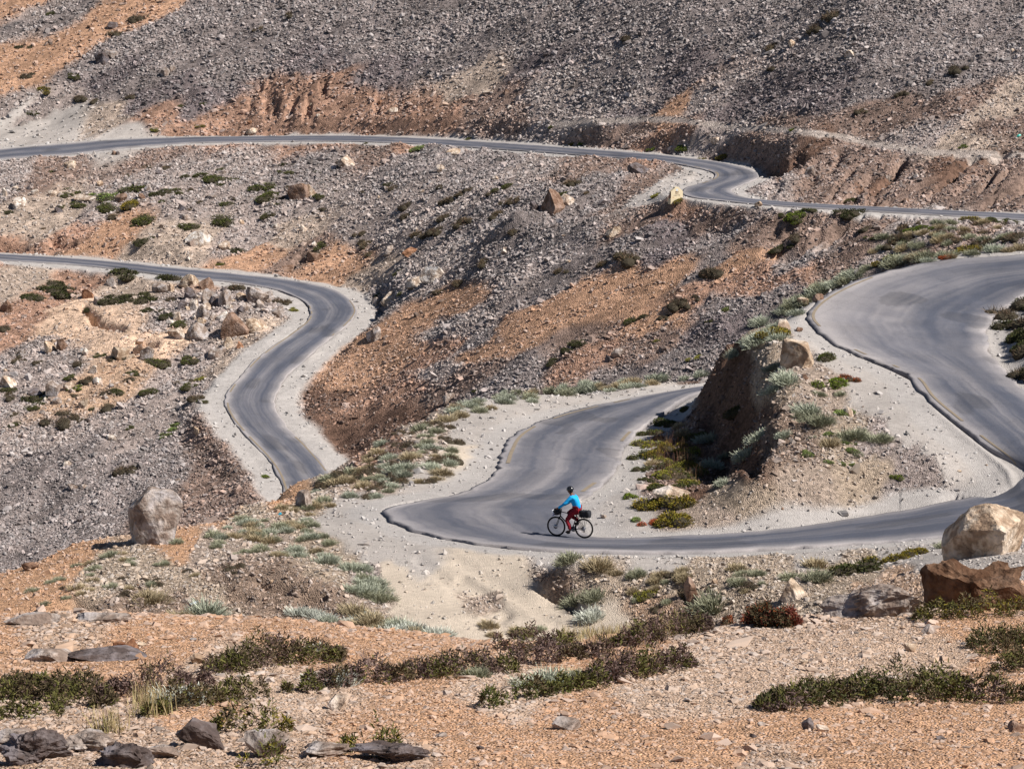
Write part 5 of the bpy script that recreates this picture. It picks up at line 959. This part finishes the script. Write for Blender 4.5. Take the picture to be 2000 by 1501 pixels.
def saddle(bm):
    o = [(.10, .0), (.10, .07), (.16, .075), (.25, .035), (.36, .018), (.38, 0), (.36, -.018), (.25, -.035), (.16, -.075), (.10, -.07)]
    a = [bm.verts.new((x, y, .985)) for x, y in o]; b = [bm.verts.new((x, y*.8, .945)) for x, y in o]; bm.faces.new(a); bm.faces.new(b[::-1])
    for i in range(len(o)): bm.faces.new((a[i], b[i], b[(i+1) % len(o)], a[(i+1) % len(o)]))
bobj('saddle', saddle, MBK, bk, False)
CA = math.radians(-50); L_P = Vector((.44+.17*math.cos(CA), .11, .29+.17*math.sin(CA))); R_P = Vector((.44-.17*math.cos(CA), -.11, .29-.17*math.sin(CA)))
def crank(bm):
    bmesh.ops.create_cone(bm, cap_ends=True, segments=28, radius1=.095, radius2=.095, depth=.006, matrix=Matrix.Translation((.44, -.05, .29)) @ Matrix.Rotation(math.pi/2, 4, 'X')); tube(bm, (.44, -.08, .29), (.44, .08, .29), .018)
    for p, s_ in ((L_P, 1), (R_P, -1)): tube(bm, (.44, s_*.075, .29), (p.x, s_*.08, p.z), .012)
cr_ = bobj('crank', crank, MAL, bk)
for p, s_ in ((L_P, 1), (R_P, -1)):
    bobj('pedal', lambda bm: bmesh.ops.create_cube(bm, size=1, matrix=Matrix.Translation((p.x, p.y+s_*.02, p.z)) @ Matrix.Diagonal((.09, .09, .02, 1))), MBK, cr_, False)
def chain(bm):
    tube(bm, (0, -.05, .39), (.44, -.05, .385), .006, seg=6); tube(bm, (0, -.05, .31), (.44, -.05, .195), .006, seg=6)
    bmesh.ops.create_cone(bm, cap_ends=True, segments=20, radius1=.055, radius2=.03, depth=.03, matrix=Matrix.Translation((0, -.045, .35)) @ Matrix.Rotation(math.pi/2, 4, 'X')); tube(bm, (.0, -.06, .32), (.03, -.06, .18), .02, .012)
bobj('chain', chain, MBK, bk)
def rack(bm):
    for s_ in (-1, 1):
        tube(bm, (0, s_*.08, .35), (-.10, s_*.07, .73), .006, seg=6); tube(bm, (0, s_*.08, .35), (.05, s_*.07, .73), .006, seg=6); tube(bm, (.22, s_*.04, .76), (-.24, s_*.07, .735), .006, seg=6)
    for x in (-.22, -.1, .05): tube(bm, (x, -.07, .735), (x, .07, .735), .005, seg=6)
bobj('luggage_rack', rack, MBK, bk)
def softbox(name, c_, d_, mat, rot=0, bul=.12, seed=1):
    bm = bmesh.new(); bmesh.ops.create_cube(bm, size=1); bmesh.ops.subdivide_edges(bm, edges=bm.edges[:], cuts=5, use_grid_fill=True)
    for v in bm.verts:
        q = v.co*2; k_ = 1 + bul*(1-.5*(q.x**2+q.y**2+q.z**2)/1.5) - .06*(abs(q.x*q.y*q.z)); n_ = mnoise.noise(q*1.4+Vector((seed, 0, 0)))*.06
        v.co = Vector((v.co.x*d_[0], v.co.y*d_[1], v.co.z*d_[2]))*(k_+n_)
    for f in bm.faces: f.smooth = True
    me = bpy.data.meshes.new(name); bm.to_mesh(me); bm.free(); o = link(name, me, mat); o.matrix_world = BM @ Matrix.Translation(c_) @ Matrix.Rotation(rot, 4, 'Y'); return o
bg1 = softbox('rack_bag', (-.055, 0, .865), (.37, .21, .22), MBG, .04, seed=2); tag(bg1, 'black bag strapped on the rear rack of the bicycle', 'bag')
st_ = bobj('strap', lambda bm: [bmesh.ops.create_cube(bm, size=1, matrix=Matrix.Translation((x, 0, 0)) @ Matrix.Diagonal((.02, .245, .252, 1))) for x in (-.1, .1)], MRB, bg1, False)
bg2 = softbox('handlebar_bag', (.99, .02, .86), (.13, .26, .16), MBG, 0, seed=5); tag(bg2, 'black handlebar bag hanging under the bars of the bicycle', 'bag')
mp = softbox('map_case', (1.075, .16, .885), (.035, .22, .17), simple('white_plastic', (.8,.81,.85), .4, .4), .1, bul=.05, seed=7); tag(mp, 'white map pouch at the front of the handlebar', 'pouch')
pp = bobj('blue_trim', lambda bm: bmesh.ops.create_cube(bm, size=1, matrix=Matrix.Translation((0, 0, -.088)) @ Matrix.Diagonal((.038, .22, .03, 1))), simple('blue_plastic', (.10,.12,.42), .5, .3), mp, False); pp.name = 'trim'
bt = softbox('water_bottle', (.63, 0, .52), (.075, .075, .19), simple('bottle_plastic', (.05,.07,.09), .4, .4), .55, bul=.1, seed=9); tag(bt, 'dark water bottle on the down tube of the bicycle', 'bottle')
# ------------------------------------------------------------------ cyclist: one continuous body, clothing as children
def skin(name, nodes, edges, mat, parent, sub=2, root=0):
    me = bpy.data.meshes.new(name); me.from_pydata([n_[0] for n_ in nodes], edges, []); o = bpy.data.objects.new(name, me); COL.objects.link(o)
    md = o.modifiers.new('s', 'SKIN'); sv_l = me.skin_vertices[0].data
    for i, n_ in enumerate(nodes):
        r_ = n_[1]; sv_l[i].radius = (r_, r_) if not isinstance(r_, tuple) else r_; sv_l[i].use_root = (i == root)
    md.use_smooth_shade = True; ss = o.modifiers.new('u', 'SUBSURF'); ss.levels = sub; ss.render_levels = sub
    dg = bpy.context.evaluated_depsgraph_get(); m2 = bpy.data.meshes.new_from_object(o.evaluated_get(dg)); bpy.data.objects.remove(o)
    if name in ('jacket', 'trousers'):
        for v in m2.vertices: v.co += v.normal*(mnoise.noise(Vector((v.co.x*5, v.co.y*5, v.co.z*17)))*.012 + mnoise.noise(v.co*22)*.004)
    m2.materials.clear(); oo = link(name, m2, mat, parent)
    for p in m2.polygons: p.use_smooth = True
    return oo
pe = bpy.data.objects.new('person', None); COL.objects.link(pe); pe.matrix_world = BM
tag(pe, 'cyclist in bright blue jacket, dark red trousers and black helmet riding left', 'person')
MSK = simple('skin', lin(120,80,62), .6, .3); MJK = simple('blue_jacket_fabric', lin(30,160,225), .7, .2, var=.06, scale=12); MTR = simple('red_trouser_fabric', lin(128,34,44), .85, .1, var=.12, scale=10); MBL = simple('black_helmet_shell', (.015,.015,.017), .25, .6)
hipL, hipR = (.245, .09, 1.0), (.245, -.09, 1.0); ankL = (L_P.x-.07, .115, L_P.z+.10); ankR = (R_P.x-.08, -.115, R_P.z+.11)
kneL = (.60, .12, .62); kneR = (.66, -.12, .82)
shL, shR = (.41, .17, 1.44), (.41, -.17, 1.44); elL, elR = (.64, .27, 1.20), (.64, -.27, 1.20); wrL, wrR = (.88, .235, 1.05), (.88, -.235, 1.05)
nk = (.445, 0, 1.52); hdc = Vector((.50, .01, 1.66))
bn = [((.24, 0, 1.03), .12), ((.27, 0, 1.17), (.10, .12)), ((.34, 0, 1.33), (.11, .135)), ((.405, 0, 1.46), (.08, .10)), (nk, .058), ((.47, 0, 1.575), .060), ((.50, .01, 1.64), .086), ((.505, .01, 1.73), .070),
      (shL, .055), (elL, .040), (wrL, .027), ((.95, .225, 1.015), (.040, .022)), (shR, .055), (elR, .040), (wrR, .027), ((.95, -.225, 1.015), (.040, .022)),
      (hipL, .085), (kneL, .056), ((kneL[0]*.5+ankL[0]*.5-.02, .118, (kneL[2]+ankL[2])/2), .050), (ankL, .034), ((L_P.x+.08, .12, L_P.z+.05), .032), (hipR, .085), (kneR, .056), ((kneR[0]*.5+ankR[0]*.5-.02, -.118, (kneR[2]+ankR[2])/2), .050), (ankR, .034), ((R_P.x+.08, -.12, R_P.z+.05), .032), ((.60, .01, 1.635), .018)]
be = [(0,1),(1,2),(2,3),(3,4),(4,5),(5,6),(6,7),(3,8),(8,9),(9,10),(10,11),(3,12),(12,13),(13,14),(14,15),(0,16),(16,17),(17,18),(18,19),(19,20),(0,21),(21,22),(22,23),(23,24),(24,25),(6,26)]
# five unequal fingers and a thumb side-root on each hand, curled over the brake hood
def fingers(s_, nodes, edges, base, r_=.0085):
    hx = (.95, s_*.225, 1.015)
    for k_, (dy, ln) in enumerate(((-.030, .050), (-.010, .060), (.010, .056), (.030, .044))):
        i0 = len(nodes); nodes += [((hx[0]+.035, hx[1]+dy, hx[2]+.004), r_*1.2), ((hx[0]+.035+ln*.6, hx[1]+dy, hx[2]-.004), r_), ((hx[0]+.035+ln*.75, hx[1]+dy, hx[2]-.035), r_*.9), ((hx[0]+.035+ln*.35, hx[1]+dy, hx[2]-.055), r_*.8)]
        edges += [(base, i0), (i0, i0+1), (i0+1, i0+2), (i0+2, i0+3)]
    i0 = len(nodes); nodes += [((hx[0]-.005, hx[1]-s_*.042, hx[2]-.008), r_*1.3), ((hx[0]+.025, hx[1]-s_*.050, hx[2]-.035), r_), ((hx[0]+.045, hx[1]-s_*.035, hx[2]-.052), r_*.9)]; edges += [(base, i0), (i0, i0+1), (i0+1, i0+2)]
fingers(1, bn, be, 11); fingers(-1, bn, be, 15)
body = skin('body', bn, be, MSK, pe, 1)
def headparts(bm):
    for s_ in (-1, 1): bmesh.ops.create_uvsphere(bm, u_segments=10, v_segments=8, radius=.011, matrix=Matrix.Translation((hdc.x+.083, hdc.y+s_*.032, hdc.z-.005)))
bobj('eyes', headparts, simple('eye_white', (.7,.7,.68), .3, .5), pe); 
bobj('ears', lambda bm: [bmesh.ops.create_uvsphere(bm, u_segments=10, v_segments=8, radius=1, matrix=Matrix.Translation((hdc.x-.005, hdc.y+s_*.088, hdc.z-.02)) @ Matrix.Diagonal((.018, .008, .030, 1))) for s_ in (-1, 1)], MSK, pe)
bobj('hair', lambda bm: bmesh.ops.create_uvsphere(bm, u_segments=18, v_segments=12, radius=1, matrix=Matrix.Translation((hdc.x-.025, hdc.y, hdc.z+.0)) @ Matrix.Diagonal((.088, .086, .095, 1))), simple('black_hair', (.01,.009,.008), .7, .3, var=.3), pe)
def helmet(bm):
    bmesh.ops.create_uvsphere(bm, u_segments=28, v_segments=18, radius=1)
    for v in list(bm.verts):
        if v.co.z < -.12 - .25*v.co.x*0: v.co.z = -.12; v.co.x *= .98; v.co.y *= .98
        g_ = 1 - .05*(math.cos(v.co.y*16) > .3)*(v.co.z > .1); v.co = Vector((v.co.x*.135*g_, v.co.y*.108*g_, v.co.z*.125*g_))
    bmesh.ops.transform(bm, matrix=Matrix.Translation((hdc.x-.008, hdc.y, hdc.z+.035)) @ Matrix.Rotation(.12, 4, 'Y'), verts=bm.verts)
hl = bobj('helmet', helmet, MBL, pe)
bobj('strap', lambda bm: [tube(bm, (hdc.x-.02, s_*.09, hdc.z+.02), (hdc.x+.03, s_*.03, hdc.z-.11), .004, seg=6) for s_ in (-1, 1)], MRB, hl)
jn = [((.235, 0, 1.00), (.128, .165)), ((.255, 0, 1.12), (.122, .155)), ((.32, 0, 1.30), (.128, .175)), ((.39, 0, 1.43), (.112, .150)), ((.43, 0, 1.50), .072), (shL, .078), (elL, .056), ((wrL[0]-.02, wrL[1], wrL[2]+.01), .041), (shR, .078), (elR, .056), ((wrR[0]-.02, wrR[1], wrR[2]+.01), .041)]
jk = skin('jacket', jn, [(0,1),(1,2),(2,3),(3,4),(3,5),(5,6),(6,7),(3,8),(8,9),(9,10)], MJK, pe)
mL, mR = ((kneL[0]+ankL[0])/2-.03, .118, (kneL[2]+ankL[2])/2), ((kneR[0]+ankR[0])/2-.03, -.118, (kneR[2]+ankR[2])/2)
tn = [((.225, 0, 1.02), (.12, .15)), (hipL, .112), ((.43, .11, .83), .100), (kneL, .080), (mL, .074), ((ankL[0], ankL[1], ankL[2]+.03), .055), (hipR, .112), ((.46, -.11, .93), .100), (kneR, .080), (mR, .074), ((ankR[0], ankR[1], ankR[2]+.03), .055)]
skin('trousers', tn, [(0,1),(1,2),(2,3),(3,4),(4,5),(0,6),(6,7),(7,8),(8,9),(9,10)], MTR, pe)
for (p, an, s_) in ((L_P, ankL, 1), (R_P, ankR, -1)):
    skin('shoe', [((an[0]-.03, s_*.118, p.z+.045), .045), ((p.x+.02, s_*.12, p.z+.045), (.046, .036)), ((p.x+.11, s_*.12, p.z+.038), (.038, .028)), ((an[0], s_*.116, an[2]+.0), .046)], [(0,1),(1,2),(0,3)], MRB, pe)
def glove(s_):
    nn_ = [((.90, s_*.232, 1.04), .034), ((.95, s_*.225, 1.016), (.047, .028))]; ee = [(0, 1)]; fingers(s_, nn_, ee, 1, .0115); return skin('glove', nn_, ee, MRB, pe, 1)
glove(1); glove(-1)
# ------------------------------------------------------------------ litter
def litter(u, v, wpx, hpx, rgb, label, nm, ymin=20):
    p = hit(u, v, ymin); k_ = p.length/FPX; bm = bmesh.new(); bmesh.ops.create_uvsphere(bm, u_segments=14, v_segments=10, radius=.5)
    for w_ in bm.verts: w_.co += Vector([mnoise.noise(w_.co*3+Vector((u, j, 0)))*.22 for j in range(3)]); 
    me = bpy.data.meshes.new(nm); bm.to_mesh(me); bm.free(); o = link(nm, me, simple(nm+'_plastic', rgb, .35, .5)); o.location = p + Vector((0, 0, hpx*k_*.4)); o.scale = (wpx*k_, wpx*k_*.5, hpx*k_); o.rotation_euler = (0, -.4, .3); tag(o, label, 'litter')
litter(1990, 267, 9, 5, (.02,.42,.34), 'turquoise plastic scrap lying by the footpath at the right edge', 'plastic_scrap', 150)
litter(378, 1182, 20, 8, (.55,.62,.72), 'pale blue plastic bottle lying on the left bank', 'plastic_bottle', 52)
litter(547, 1005, 8, 5, (.03,.35,.5), 'small blue plastic scrap in the grey green sagebrush', 'plastic_scrap', 52)
